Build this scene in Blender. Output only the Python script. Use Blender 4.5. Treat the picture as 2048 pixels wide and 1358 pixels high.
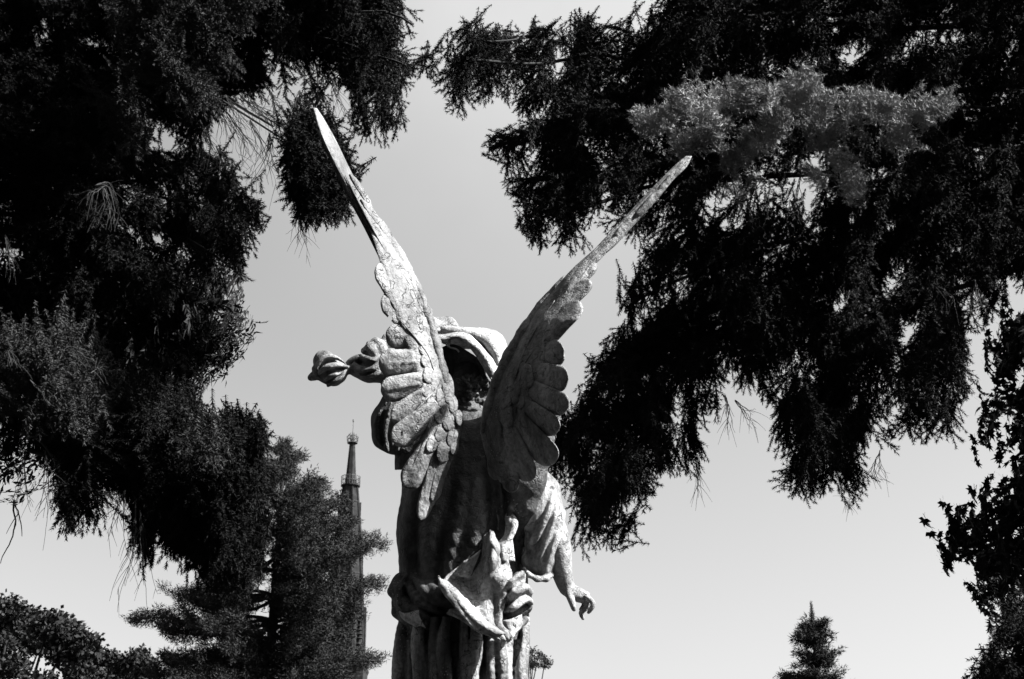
import bpy, math, time
import numpy as np
from mathutils import Vector

T0 = time.time()
for o in list(bpy.data.objects):
    bpy.data.objects.remove(o)
scene = bpy.context.scene
COL = scene.collection

# ------------------------------------------------------------------ camera, sky, sun, exposure
PITCH = math.radians(22.0)
FPX = 2048 * 50 / 36.0
CAM = np.array([0.0, 0.0, 1.6])
cam_d = bpy.data.cameras.new('camera')
cam_d.lens = 50; cam_d.sensor_width = 36; cam_d.clip_end = 4000; cam_d.clip_start = 0.05
cam_d.dof.use_dof = True; cam_d.dof.focus_distance = 5.9; cam_d.dof.aperture_fstop = 13.0
cam = bpy.data.objects.new('camera', cam_d); COL.objects.link(cam)
cam.location = CAM; cam.rotation_euler = (math.pi / 2 + PITCH, 0, 0)
scene.camera = cam

SUN = np.array([0.68, -0.12, 0.71]); SUN /= np.linalg.norm(SUN)
world = bpy.data.worlds.new('World'); scene.world = world; world.use_nodes = True
nt = world.node_tree; nt.nodes.clear()
sky = nt.nodes.new('ShaderNodeTexSky'); sky.sky_type = 'NISHITA'; sky.sun_disc = False
sky.sun_elevation = math.asin(SUN[2]); sky.sun_rotation = math.atan2(SUN[0], SUN[1])
sky.air_density = 1.0; sky.dust_density = 3.0; sky.ozone_density = 1.0
sepc = nt.nodes.new('ShaderNodeSeparateColor')          # black-and-white film behind an orange filter
mixr = nt.nodes.new('ShaderNodeMath'); mixr.operation = 'MULTIPLY_ADD'; mixr.inputs[1].default_value = 0.45
mixg = nt.nodes.new('ShaderNodeMath'); mixg.operation = 'MULTIPLY'; mixg.inputs[1].default_value = 0.55
bgn = nt.nodes.new('ShaderNodeBackground'); bgn.inputs['Strength'].default_value = 0.070
wo = nt.nodes.new('ShaderNodeOutputWorld')
nt.links.new(sky.outputs[0], sepc.inputs[0])
nt.links.new(sepc.outputs[1], mixg.inputs[0]); nt.links.new(sepc.outputs[0], mixr.inputs[0])
nt.links.new(mixg.outputs[0], mixr.inputs[2])
pw = nt.nodes.new('ShaderNodeMath'); pw.operation = 'POWER'; pw.inputs[1].default_value = 0.95   # hazy, evenly bright sky
nt.links.new(mixr.outputs[0], pw.inputs[0])
# a faint patch of thin high cloud overhead
geo = nt.nodes.new('ShaderNodeTexCoord'); dst = nt.nodes.new('ShaderNodeVectorMath'); dst.operation = 'DISTANCE'
dst.inputs[1].default_value = (.03, .79, .61); nt.links.new(geo.outputs['Generated'], dst.inputs[0])
cn = nt.nodes.new('ShaderNodeTexNoise'); cn.inputs['Scale'].default_value = 3; cn.inputs['Detail'].default_value = 6; nt.links.new(geo.outputs['Generated'], cn.inputs['Vector'])
mr = nt.nodes.new('ShaderNodeMapRange'); mr.interpolation_type = 'SMOOTHSTEP'; mr.inputs[1].default_value = .36; mr.inputs[2].default_value = 0; mr.inputs[3].default_value = 0; mr.inputs[4].default_value = 1.0
nt.links.new(dst.outputs['Value'], mr.inputs[0])
cm = nt.nodes.new('ShaderNodeMath'); cm.operation = 'MULTIPLY'; nt.links.new(mr.outputs[0], cm.inputs[0]); nt.links.new(cn.outputs[0], cm.inputs[1])
ca = nt.nodes.new('ShaderNodeMath'); ca.operation = 'MULTIPLY_ADD'; ca.inputs[1].default_value = 1.9; nt.links.new(cm.outputs[0], ca.inputs[0]); nt.links.new(pw.outputs[0], ca.inputs[2])
nt.links.new(ca.outputs[0], bgn.inputs['Color'])
nt.links.new(bgn.outputs[0], wo.inputs['Surface'])

sl = bpy.data.lights.new('sun', 'SUN'); sl.energy = 5.0; sl.angle = math.radians(0.5); sl.color = (1, 1, 1)
so = bpy.data.objects.new('sun', sl); COL.objects.link(so)
so.rotation_euler = Vector(tuple(SUN)).to_track_quat('Z', 'Y').to_euler(); so.location = (20, -5, 20)

scene.view_settings.view_transform = 'Standard'; scene.view_settings.look = 'None'
scene.view_settings.gamma = 1.0; scene.view_settings.exposure = 2.1
scene.render.engine = 'CYCLES'
scene.cycles.max_bounces = 4; scene.cycles.diffuse_bounces = 2; scene.cycles.transparent_max_bounces = 4

# ------------------------------------------------------------------ helpers
CP, SP = math.cos(PITCH), math.sin(PITCH)

def at(px, py, Y):
    """photo pixel (2048 wide) -> world point on the vertical plane y = Y"""
    px = np.asarray(px, float); py = np.asarray(py, float); Y = np.asarray(Y, float)
    rx = (px - 1024) / FPX; ru = (679 - py) / FPX
    dy = CP - ru * SP; dz = SP + ru * CP
    t = Y / dy
    return np.stack(np.broadcast_arrays(rx * t, Y + 0 * t, CAM[2] + dz * t), -1)

def group_root(name, loc, label, cat, group=None):
    o = bpy.data.objects.new(name, None); COL.objects.link(o); o.location = tuple(loc)
    o['label'] = label; o['category'] = cat
    if group: o['group'] = group
    o.empty_display_size = 0.3
    return o

def mesh_obj(name, V, F, mat, parent=None, smooth=True, label=None):
    """V (n,3) world coordinates, F list/array of faces (all tris or all quads array, or list)"""
    V = np.asarray(V, np.float64)
    off = np.array(parent_world(parent)) if parent is not None else np.zeros(3)
    V = V - off
    me = bpy.data.meshes.new(name)
    if isinstance(F, np.ndarray):
        n = F.shape[1]
        me.vertices.add(len(V)); me.vertices.foreach_set('co', V.astype(np.float32).ravel())
        me.loops.add(F.size); me.loops.foreach_set('vertex_index', F.astype(np.int32).ravel())
        me.polygons.add(len(F)); me.polygons.foreach_set('loop_start', np.arange(0, F.size, n, dtype=np.int32))
        me.update(calc_edges=True)
    else:
        me.from_pydata([tuple(v) for v in V], [], [tuple(int(i) for i in f) for f in F])
    if smooth:
        me.polygons.foreach_set('use_smooth', np.ones(len(me.polygons), bool))
    me.materials.append(mat)
    me.update()
    o = bpy.data.objects.new(name, me); COL.objects.link(o)
    if parent is not None: o.parent = parent
    if label: o['label'] = label
    return o

def parent_world(p):
    v = np.zeros(3)
    while p is not None:
        v = v + np.array(p.location); p = p.parent
    return v

class MB:
    """collects vertices and quad/tri faces"""
    def __init__(s): s.V = []; s.F = []; s.n = 0
    def add(s, V, F):
        V = np.asarray(V, float); s.V.append(V)
        for f in F: s.F.append(tuple(int(i) + s.n for i in f))
        s.n += len(V)
    def build(s, name, mat, parent=None, smooth=True, label=None):
        return mesh_obj(name, np.concatenate(s.V), s.F, mat, parent, smooth, label)

def tube(P, R, seg=8, cap=True):
    """tapered tube along world points"""
    P = np.asarray(P, float); R = np.asarray(R, float); n = len(P)
    T = np.gradient(P, axis=0); T /= np.linalg.norm(T, axis=1)[:, None] + 1e-9
    up = np.array([0, 0, 1.0]) if abs(T[0][2]) < .9 else np.array([1.0, 0, 0])
    V = []
    a = np.linspace(0, 2 * np.pi, seg, endpoint=False)
    s = np.cross(T[0], up); s /= np.linalg.norm(s)
    for i in range(n):
        s = s - T[i] * np.dot(s, T[i]); s /= np.linalg.norm(s) + 1e-9
        u = np.cross(T[i], s)
        V.append(P[i] + R[i] * (np.cos(a)[:, None] * s + np.sin(a)[:, None] * u))
    V = np.concatenate(V)
    F = []
    for i in range(n - 1):
        for k in range(seg):
            k2 = (k + 1) % seg
            F.append((i * seg + k, i * seg + k2, (i + 1) * seg + k2, (i + 1) * seg + k))
    if cap:
        F.append(tuple(range(seg - 1, -1, -1))); F.append(tuple((n - 1) * seg + k for k in range(seg)))
    return V, F

def smooth_poly(P, n):
    """Catmull-Rom through points"""
    P = np.asarray(P, float)
    if len(P) < 3:
        t = np.linspace(0, 1, n)[:, None]; return P[0] * (1 - t) + P[-1] * t
    Q = np.vstack([2 * P[0] - P[1], P, 2 * P[-1] - P[-2]])
    u = np.linspace(0, len(P) - 1, n); i = np.minimum(u.astype(int), len(P) - 2); t = (u - i)[:, None]
    a, b, c, d = Q[i], Q[i + 1], Q[i + 2], Q[i + 3]
    return .5 * (2 * b + (c - a) * t + (2 * a - 5 * b + 4 * c - d) * t ** 2 + (3 * b - a - 3 * c + d) * t ** 3)

# ------------------------------------------------------------------ materials
def new_mat(name):
    m = bpy.data.materials.new(name); m.use_nodes = True
    n = m.node_tree; b = n.nodes['Principled BSDF']
    return m, n, b

def g(v): return (v, v, v, 1)

def noise(n, scale, detail=4, rough=.55, coord=None, dist=0):
    t = n.nodes.new('ShaderNodeTexNoise'); t.inputs['Scale'].default_value = scale
    t.inputs['Detail'].default_value = detail; t.inputs['Roughness'].default_value = rough
    t.inputs['Distortion'].default_value = dist
    if coord is not None: n.links.new(coord, t.inputs['Vector'])
    return t.outputs[0]

def ramp(n, src, stops):
    r = n.nodes.new('ShaderNodeValToRGB'); e = r.color_ramp.elements
    while len(e) < len(stops): e.new(0.5)
    for i, (p, v) in enumerate(stops):
        e[i].position = p; e[i].color = g(v)
    n.links.new(src, r.inputs[0]); return r.outputs[0]

def mathn(n, op, a, b):
    m = n.nodes.new('ShaderNodeMath'); m.operation = op
    for i, v in enumerate((a, b)):
        if isinstance(v, (int, float)): m.inputs[i].default_value = v
        else: n.links.new(v, m.inputs[i])
    return m.outputs[0]

def patina(name, lo=.06, mid=.13, hi=.26, streak=(1, 1, .25), rough=.62):
    m, n, b = new_mat(name)
    tc = n.nodes.new('ShaderNodeTexCoord')
    mp = n.nodes.new('ShaderNodeMapping'); mp.inputs['Scale'].default_value = streak
    n.links.new(tc.outputs['Object'], mp.inputs[0])
    big = noise(n, 9, 6, .6, mp.outputs[0], .6)
    fine = noise(n, 70, 6, .7, tc.outputs['Object'])
    base = ramp(n, big, [(.34, lo), (.47, mid), (.60, hi)])
    f2 = ramp(n, fine, [(.36, .55), (.49, 1.0), (.62, 1.32)])
    col = mathn(n, 'MULTIPLY', base, f2)
    # pale lichen specks
    vo = n.nodes.new('ShaderNodeTexVoronoi'); vo.inputs['Scale'].default_value = 95
    n.links.new(tc.outputs['Object'], vo.inputs['Vector'])
    sp = ramp(n, vo.outputs['Distance'], [(.16, 1), (.26, 0)])
    msk = ramp(n, noise(n, 6, 3, .5, tc.outputs['Object']), [(.55, 0), (.66, 1)])
    col = mathn(n, 'ADD', col, mathn(n, 'MULTIPLY', mathn(n, 'MULTIPLY', sp, msk), .16))
    # run-off streaks and thin cracks
    v2 = n.nodes.new('ShaderNodeTexVoronoi'); v2.feature = 'DISTANCE_TO_EDGE'; v2.inputs['Scale'].default_value = 9
    dm = n.nodes.new('ShaderNodeMixRGB'); dm.inputs[0].default_value = .25
    nn = n.nodes.new('ShaderNodeTexNoise'); nn.inputs['Scale'].default_value = 14
    n.links.new(tc.outputs['Object'], nn.inputs['Vector'])
    n.links.new(tc.outputs['Object'], dm.inputs[1]); n.links.new(nn.outputs['Color'], dm.inputs[2])
    n.links.new(dm.outputs[0], v2.inputs['Vector'])
    cr = ramp(n, v2.outputs['Distance'], [(.0, .12), (.022, 1)])
    crm = ramp(n, noise(n, 5, 2, .5, tc.outputs['Object']), [(.42, 1), (.5, 0)])
    crk = mathn(n, 'MAXIMUM', cr, crm)
    col = mathn(n, 'MULTIPLY', col, crk)
    n.links.new(col, b.inputs['Base Color'])
    b.inputs['Roughness'].default_value = rough
    b.inputs['Specular IOR Level'].default_value = .35
    bp = n.nodes.new('ShaderNodeBump'); bp.inputs['Strength'].default_value = .8; bp.inputs['Distance'].default_value = .008
    h = mathn(n, 'ADD', mathn(n, 'MULTIPLY', fine, .7), mathn(n, 'MULTIPLY', crk, .5))
    h = mathn(n, 'ADD', h, mathn(n, 'MULTIPLY', noise(n, 25, 4, .6, tc.outputs['Object']), 1.4))
    n.links.new(h, bp.inputs['Height']); n.links.new(bp.outputs[0], b.inputs['Normal'])
    return m

def simple(name, lo, hi, scale, rough=.8, bump=.3, detail=5, spec=.2):
    m, n, b = new_mat(name)
    tc = n.nodes.new('ShaderNodeTexCoord')
    f = noise(n, scale, detail, .6, tc.outputs['Object'])
    n.links.new(ramp(n, f, [(.3, lo), (.7, hi)]), b.inputs['Base Color'])
    b.inputs['Roughness'].default_value = rough; b.inputs['Specular IOR Level'].default_value = spec
    if bump:
        bp = n.nodes.new('ShaderNodeBump'); bp.inputs['Strength'].default_value = bump; bp.inputs['Distance'].default_value = .02
        n.links.new(f, bp.inputs['Height']); n.links.new(bp.outputs[0], b.inputs['Normal'])
    return m

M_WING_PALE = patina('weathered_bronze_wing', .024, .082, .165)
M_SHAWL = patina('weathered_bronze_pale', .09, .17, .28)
M_BRONZE_SHADED = patina('weathered_bronze_shaded', .005, .015, .055)  # shade of the back and hood put into the colour as darker bronze
M_CLOTH = patina('weathered_bronze_cloth', .06, .15, .32)  # sun-bleached cloth bronze, also kept paler than the robe to look sunlit
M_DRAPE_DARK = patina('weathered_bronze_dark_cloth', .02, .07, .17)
M_SKIRT_LIT = patina('weathered_bronze_skirt_lit', .012, .055, .22, (1, 1, .12))  # paler than the robe: sunlight on the skirt put into its colour
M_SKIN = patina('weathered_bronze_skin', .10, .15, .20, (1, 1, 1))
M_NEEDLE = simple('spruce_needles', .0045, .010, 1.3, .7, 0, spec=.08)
M_NEEDLE_SUNLIT = simple('sunlit_spruce_needles', .08, .26, 2.0, .6, 0, spec=.15)  # sunlight on the upper right bough put into a paler needle colour
M_NEEDLE_HALF_LIT = simple('half_lit_spruce_needles', .016, .034, 2.0, .6, 0, spec=.1)  # weaker sunlight on the left sprays, put into the needle colour
M_LEAF = simple('broad_leaves', .005, .011, .8, .6, 0, spec=.08)
M_FAR = simple('far_foliage', .010, .024, .5, .7, 0, spec=.1)
M_BARK = simple('bark', .008, .025, 9, .9, .6)
M_TWIG = simple('dry_twigs', .012, .035, 20, .9, 0)
M_STONE = simple('dark_sandstone', .012, .032, .9, .95, .4, 8, .05)
M_GRANITE = simple('granite', .05, .12, 30, .6, .2)
M_IRON = simple('painted_iron', .05, .08, 3, .6, 0)
M_GRASS = simple('grass_ground', .012, .03, 2, .95, .5)

# ------------------------------------------------------------------ ground
rs = np.random.RandomState(3)
N = 60
gx = np.sign(np.linspace(-1, 1, N)) * np.abs(np.linspace(-1, 1, N)) ** 2.5 * 1500
GX, GY = np.meshgrid(gx, gx + 5)
GZ = 0.04 * np.sin(GX * .7) * np.cos(GY * .6) - .04
idx = np.arange(N * N).reshape(N, N)
Fq = np.stack([idx[:-1, :-1], idx[:-1, 1:], idx[1:, 1:], idx[1:, :-1]], -1).reshape(-1, 4)
gr = mesh_obj('ground', np.stack([GX, GY, GZ], -1).reshape(-1, 3), Fq, M_GRASS); gr['kind'] = 'structure'

# ------------------------------------------------------------------ sculpting volume (signed distance + surface nets)
def smin(a, b, k):
    h = np.clip(.5 + .5 * (b - a) / k, 0, 1)
    return b * (1 - h) + a * h - k * h * (1 - h)

class Vol:
    """sculpt in photo-pixel units: x right, y down, w away from the camera"""
    M = 30.0
    def __init__(s, lo, hi, h):
        s.lo = np.array(lo, float); s.h = h
        s.ax = [np.arange(lo[i], hi[i] + h, h) for i in range(3)]
        s.F = np.full([len(a) for a in s.ax], s.M, np.float32)
    def _box(s, lo, hi):
        sl = []
        for i in range(3):
            a = max(0, int((lo[i] - s.lo[i]) / s.h)); b = min(len(s.ax[i]), int((hi[i] - s.lo[i]) / s.h) + 2)
            if b <= a: return None
            sl.append(slice(a, b))
        return tuple(sl)
    def cone(s, p, q, r1, r2, k=6, sub=False, sw=1.0):
        p = np.array(p, float); q = np.array(q, float); R = max(r1, r2) + s.M
        Rw = max(r1, r2) * sw + s.M
        pad = np.array([R, R, Rw])
        b = s._box(np.minimum(p, q) - pad, np.maximum(p, q) + pad)
        if b is None: return
        X = s.ax[0][b[0]][:, None, None]; Y = s.ax[1][b[1]][None, :, None]; Z = s.ax[2][b[2]][None, None, :]
        d = (q - p); d2 = d / np.array([1, 1, sw])
        L = max(np.dot(d2, d2), 1e-6)
        px, py, pz = X - p[0], Y - p[1], (Z - p[2]) / sw
        t = np.clip((px * d2[0] + py * d2[1] + pz * d2[2]) / L, 0, 1)
        D = np.sqrt((px - t * d2[0]) ** 2 + (py - t * d2[1]) ** 2 + (pz - t * d2[2]) ** 2) - (r1 + (r2 - r1) * t)
        D *= min(1, sw) if sw < 1 else 1
        D = np.minimum(D, s.M)
        f = s.F[b]
        if sub: s.F[b] = -smin(-f, D, k)
        else: s.F[b] = smin(f, D, k)
    def chain(s, P, k=6, sub=False, sw=1.0, n=None):
        P = np.asarray(P, float)
        if n: P = smooth_poly(P, n)
        for a, b in zip(P[:-1], P[1:]): s.cone(a[:3], b[:3], a[3], b[3], k, sub, sw)
    def mesh(s):
        F = s.F; ins = F < 0
        c = [(i, j, k) for i in (0, 1) for j in (0, 1) for k in (0, 1)]
        n = F.shape; cs = tuple(m - 1 for m in n)
        def cor(A, o): return A[o[0]:o[0] + cs[0], o[1]:o[1] + cs[1], o[2]:o[2] + cs[2]]
        cnt = sum(cor(ins, o).astype(np.int8) for o in c)
        act = (cnt > 0) & (cnt < 8)
        I = np.argwhere(act); vid = np.full(cs, -1, np.int64); vid[act] = np.arange(len(I))
        acc = np.zeros((len(I), 3)); num = np.zeros(len(I))
        for a in c:
            for d in range(3):
                if a[d]: continue
                bb = list(a); bb[d] = 1
                fa = F[I[:, 0] + a[0], I[:, 1] + a[1], I[:, 2] + a[2]]; fb = F[I[:, 0] + bb[0], I[:, 1] + bb[1], I[:, 2] + bb[2]]
                m = (fa < 0) != (fb < 0)
                t = np.where(m, fa / np.where(m, fa - fb, 1), 0)
                pos = np.tile(np.array(a, float), (len(I), 1)); pos[:, d] = t
                acc[m] += pos[m]; num[m] += 1
        V = s.lo + s.h * (I + acc / num[:, None])
        Q = []
        for d in range(3):
            e, f = [x for x in range(3) if x != d]
            sl1 = [slice(None)] * 3; sl2 = [slice(None)] * 3
            sl1[d] = slice(0, -1); sl2[d] = slice(1, None)
            ch = ins[tuple(sl1)] != ins[tuple(sl2)]
            E = np.argwhere(ch); E = E[(E[:, e] > 0) & (E[:, f] > 0) & (E[:, e] < n[e] - 1) & (E[:, f] < n[f] - 1)]
            def get(de, df):
                J = E.copy(); J[:, e] -= de; J[:, f] -= df; return vid[J[:, 0], J[:, 1], J[:, 2]]
            q = np.stack([get(0, 0), get(1, 0), get(1, 1), get(0, 1)], 1)
            flip = ins[E[:, 0], E[:, 1], E[:, 2]]
            if d == 1: flip = ~flip
            q[flip] = q[flip][:, ::-1]
            Q.append(q)
        Q = np.concatenate(Q); Q = Q[(Q >= 0).all(1)]
        return V, Q[:, ::-1]

YS = 5.0
S_PX = YS / CP / FPX * 1.0
def W(P):
    """sculpt coordinates -> world"""
    P = np.asarray(P, float)
    return at(P[..., 0], P[..., 1], YS + P[..., 2] * S_PX)

def vn(P, sc, seed=0):
    """cheap smooth pseudo-noise for breaking up surfaces"""
    r = np.random.RandomState(seed); o = 0
    for k in range(6):
        d = r.randn(3); d /= np.linalg.norm(d)
        o = o + np.sin(P @ d / sc * (1 + .37 * k) * 2.2 + r.rand() * 7) / (1 + .3 * k)
    return o / 3.0

def sheet(rows, nu=40, nv=40, thick=5, fold=None, rough=0):
    """rows: grid of control points (x,y,w); returns closed thick sheet in sculpt coords"""
    R = np.array([smooth_poly(np.array(r, float), nu) for r in rows])          # (m,nu,3)
    G = np.array([smooth_poly(R[:, i], nv) for i in range(nu)]).transpose(1, 0, 2)   # nv,nu,3
    def normals(G):
        a = np.gradient(G, axis=0); b = np.gradient(G, axis=1)
        n = np.cross(a, b); n /= np.linalg.norm(n, axis=-1)[..., None] + 1e-9
        return n
    Nn = normals(G)
    if np.mean(Nn[..., 2]) > 0: Nn = -Nn
    if fold is not None:
        u, v = np.meshgrid(np.linspace(0, 1, nu), np.linspace(0, 1, nv))
        G = G + Nn * fold(u, v)[..., None]
        Nn = normals(G)
        if np.mean(Nn[..., 2]) > 0: Nn = -Nn
    if rough: G = G + Nn * (vn(G, 14, 5) * rough * 1.5 + vn(G, 5, 6) * rough * .7)[..., None]
    u, v = np.meshgrid(np.linspace(-1, 1, nu), np.linspace(-1, 1, nv))
    ed = np.sqrt(np.clip(1 - np.maximum(np.abs(u), np.abs(v)) ** 12, 0.02, 1))[..., None]
    A = G + Nn * thick / 2 * ed; B = G - Nn * thick / 2 * ed
    V = np.concatenate([A.reshape(-1, 3), B.reshape(-1, 3)])
    m = nu * nv; idx = np.arange(m).reshape(nv, nu)
    F = []
    q = np.stack([idx[:-1, :-1], idx[:-1, 1:], idx[1:, 1:], idx[1:, :-1]], -1).reshape(-1, 4)
    F += [tuple(x) for x in q]; F += [tuple(x[::-1] + m) for x in q]
    per = list(idx[0, :]) + list(idx[1:, -1]) + list(idx[-1, -2::-1]) + list(idx[-2:0:-1, 0])
    for a, b in zip(per, per[1:] + per[:1]): F.append((b, a, a + m, b + m))
    return V, F

# ------------------------------------------------------------------ THE STATUE
base_z = 0.0
foot = at(930, 679, YS)[0:3]
sx = at(930, 1300, YS)[0]
statue = group_root('angel_statue', (sx, YS, 2.0), 'weathered bronze angel seen from behind with both long wings raised in a V', 'statue')

def add_vol(vol, name, mat, parent=statue, rough=0):
    V, Q = vol.mesh()
    if rough: V = V + np.random.RandomState(1).randn(*V.shape) * 0 + np.stack([vn(V, 16, 1), vn(V, 16, 2), vn(V, 16, 3)], -1) * rough
    return mesh_obj(name, W(V), Q, mat, parent)

# ---- robe: torso and skirt
def body_w(x, y):
    cx = np.interp(y, [800, 960, 1130, 1250, 1400], [925, 925, 927, 928, 928])
    r = np.interp(y, [800, 870, 960, 1060, 1150, 1250, 1400], [70, 98, 118, 130, 126, 128, 134])
    return -.8 * np.sqrt(max(r * r - (x - cx) ** 2, 60))
B = Vol((760, 740, -190), (1160, 1280, 140), 3.2)
Sk = Vol((770, 1232, -180), (1090, 1420, 150), 2.8)
Sk.chain([(928, 1252, 0, 128), (928, 1440, 0, 134)], 6, sw=.8)
B.chain([(928, 862, 6, 46), (925, 892, 0, 84), (925, 960, 0, 118), (925, 1060, 0, 130), (927, 1150, 0, 126), (928, 1250, 0, 128), (928, 1440, 0, 134)], 10, sw=.8)
B.chain([(985, 880, -44, 48), (1046, 836, -84, 60), (1056, 895, -84, 50), (1048, 960, -84, 42), (1044, 1010, -74, 33), (1044, 1060, -40, 24)], 12)  # right shoulder, with bulk added to keep sun off the robe back
B.chain([(1046, 836, -86, 58), (1036, 792, -98, 48), (1030, 752, -108, 32)], 12)  # bulk added above the shoulder to shade the upper back
rb = np.random.RandomState(11)
def ridge(pts, r, lift=0, k=5, n=14, sub=False, vol=None):
    P = smooth_poly(np.array(pts, float), n)
    out = []
    for i, (x, y) in enumerate(P):
        t = i / (n - 1)
        rr = r * (0.35 + .65 * math.sin(math.pi * min(1, max(0, t * .92 + .04)) ) ** .6)
        out.append((x, y, body_w(x, y) - lift, rr))
    (vol or B).chain(out, k, sub)
# skirt folds
for x, r, lf in ((806, 14, 2), (838, 15, 8), (868, 11, 4), (892, 13, 6), (925, 10, 2), (950, 13, 8), (976, 9, 3), (1003, 12, 7), (1022, 8, 4), (1046, 14, 4)):
    ridge([(x + 3, 1225), (x + rb.uniform(-5, 5), 1290), (x + rb.uniform(-8, 8), 1350), (x, 1430)], r * 1.1, lf + 4, 4, vol=Sk)
for x in (822, 853, 880, 910, 938, 964, 990, 1034):
    ridge([(x, 1240), (x + rb.uniform(-4, 4), 1300), (x, 1430)], 9, 2, 3, sub=True, vol=Sk)
# back drapery folds falling from the shoulders
for pts, r, lf in (([(905, 850), (880, 960), (862, 1080), (870, 1180)], 12, 3), ([(930, 850), (925, 980), (905, 1100), (890, 1200)], 10, 2),
                   ([(945, 860), (955, 980), (950, 1080), (930, 1180)], 12, 4), 
                   ([(850, 930), (828, 1030), (822, 1120), (840, 1180)], 12, 4), ([(1010, 900), (1020, 1000), (1032, 1100)], 12, 4)):
    ridge(pts, r * 1.7, lf - r * .95 - 4, 12)
# waist bunching, left lobe
B.chain([(803, 1158, -40, 14), (793, 1182, -52, 17), (802, 1205, -60, 13), (808, 1222, -64, 15)], 4)
B.chain([(815, 1150, -62, 5), (796, 1178, -72, 6), (800, 1208, -76, 6), (814, 1226, -80, 5)], 3)
B.chain([(790, 1205, -50, 9), (794, 1228, -50, 8), (800, 1236, -50, 6)], 3)
B.chain([(796, 1168, -40, 14), (782, 1183, -48, 7)], 8)
B.chain([(795, 1225, -50, 12), (815, 1238, -72, 12), (850, 1250, -92, 9)], 6)
for pp in ([(806, 1150), (836, 1196), (884, 1226)], [(826, 1150), (858, 1188), (898, 1212)], [(800, 1176), (824, 1214), (866, 1240)], [(850, 1160), (880, 1192), (905, 1206)]):
    B.chain([(x, y, body_w(x, y) - 4 - 10 * math.sin(math.pi * i / 9), 4 + 8 * math.sin(math.pi * i / 9)) for i, (x, y) in enumerate(smooth_poly(np.array(pp, float), 10))], 4)
# right hip puffs
B.chain([(1008, 1198, -98, 10), (1025, 1170, -100, 15), (1036, 1152, -92, 9)], 5)
B.chain([(1018, 1222, -96, 14), (1036, 1196, -92, 20), (1048, 1190, -75, 16)], 5)
B.chain([(1030, 1228, -92, 10), (1052, 1215, -75, 13)], 5)
B.chain([(1010, 1180, -106, 4), (1030, 1190, -116, 4), (1052, 1205, -100, 4)], 3, sub=True)
B.chain([(1012, 1252, -100, 8), (1035, 1252, -92, 9), (1050, 1240, -80, 8)], 5)
# thin upright ridges shaped to stand in for sun patches on the back
B.chain([(1027, 970, -96, 1.5), (1028, 992, -100, 4.5), (1021, 1018, -104, 6.5), (1014, 1034, -104, 3)], 3)
B.chain([(993, 1014, -104, 1.2), (995, 1040, -108, 3.4), (997, 1060, -106, 1.5)], 3)
robe = add_vol(B, 'robe', M_BRONZE_SHADED, rough=1.2)
add_vol(Sk, 'skirt', M_SKIRT_LIT, rough=.9)

# lower skirt down to the feet (below the frame)
ys = np.linspace(1395, 2130, 26); seg = 96
V = []
for i, y in enumerate(ys):
    for kk in range(seg):
        a = 2 * math.pi * kk / seg
        t = (y - 1395) / 735
        rr = (134 + 26 * t) * (1 + (.05 + .03 * t) * math.sin(a * 17 + 1.1 * math.sin(a * 3)) + .03 * math.sin(a * 7 + y * .004))
        V.append((928 + rr * math.cos(a), y, .8 * rr * math.sin(a)))
F = [(i * seg + k, i * seg + (k + 1) % seg, (i + 1) * seg + (k + 1) % seg, (i + 1) * seg + k) for i in range(25) for k in range(seg)]
F.append(tuple(25 * seg + k for k in range(seg)))
Wv = W(V)
mesh_obj('lower_skirt', Wv, F, M_SKIRT_LIT, statue)
FOOT_Z = float(Wv[:, 2].min())

# ---- sash: billowing cloth bunch at the waist
sh = MB()
def fl(u, v): return 8 * (np.abs(np.sin(np.pi * (u * 2.8 + v * .5 + .1 * np.sin(v * 9)))) ** .7 - .5) * (.35 + .65 * v) + 2 * np.cos(u * 17 + v * 7)
rows = [[(976, 1066, -108), (980, 1060, -114), (984, 1062, -114), (987, 1068, -110)],
        [(955, 1090, -108), (970, 1090, -106), (983, 1086, -146), (1002, 1094, -112)],
        [(930, 1122, -112), (958, 1124, -98), (983, 1118, -150), (1000, 1122, -118), (1016, 1122, -112)],
        [(888, 1158, -116), (945, 1160, -108), (986, 1156, -140), (1024, 1152, -112)],
        [(893, 1188, -140), (950, 1190, -120), (988, 1192, -124), (1016, 1186, -118)],
        [(922, 1222, -158), (960, 1222, -132), (990, 1224, -128), (1006, 1222, -124)],
        [(952, 1252, -168), (975, 1250, -146), (995, 1250, -140), (1006, 1248, -130)],
        [(975, 1270, -176), (995, 1268, -160), (1006, 1266, -152), (1018, 1264, -138)],
        [(998, 1282, -172), (1008, 1284, -164), (1014, 1282, -156), (1024, 1276, -146)]]
sh.add(*sheet(rows, 60, 80, 6, fl, 1.0))
# left horn and rolled rim
rows = [[(877, 1151, -122), (880, 1156, -128), (884, 1160, -126)],
        [(882, 1176, -136), (896, 1176, -146), (914, 1182, -130)],
        [(902, 1204, -150), (918, 1204, -158), (936, 1206, -138)],
        [(928, 1236, -164), (944, 1234, -170), (962, 1232, -146)],
        [(952, 1262, -176), (972, 1256, -180), (990, 1252, -158)],
        [(985, 1274, -178), (1000, 1270, -176), (1012, 1266, -160)]]
sh.add(*sheet(rows, 26, 60, 7, lambda u, v: 2.5 * np.sin(u * 9 + v * 3), .8))
rows = [[(893, 1226, -120), (897, 1222, -128), (902, 1220, -122)],
        [(910, 1232, -134), (916, 1226, -140), (922, 1222, -132)],
        [(934, 1246, -146), (940, 1240, -150), (946, 1236, -144)],
        [(960, 1266, -160), (966, 1260, -166), (972, 1254, -158)]]
sh.add(*sheet(rows, 18, 40, 6, lambda u, v: 2 * np.sin(u * 12), .5))
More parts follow.
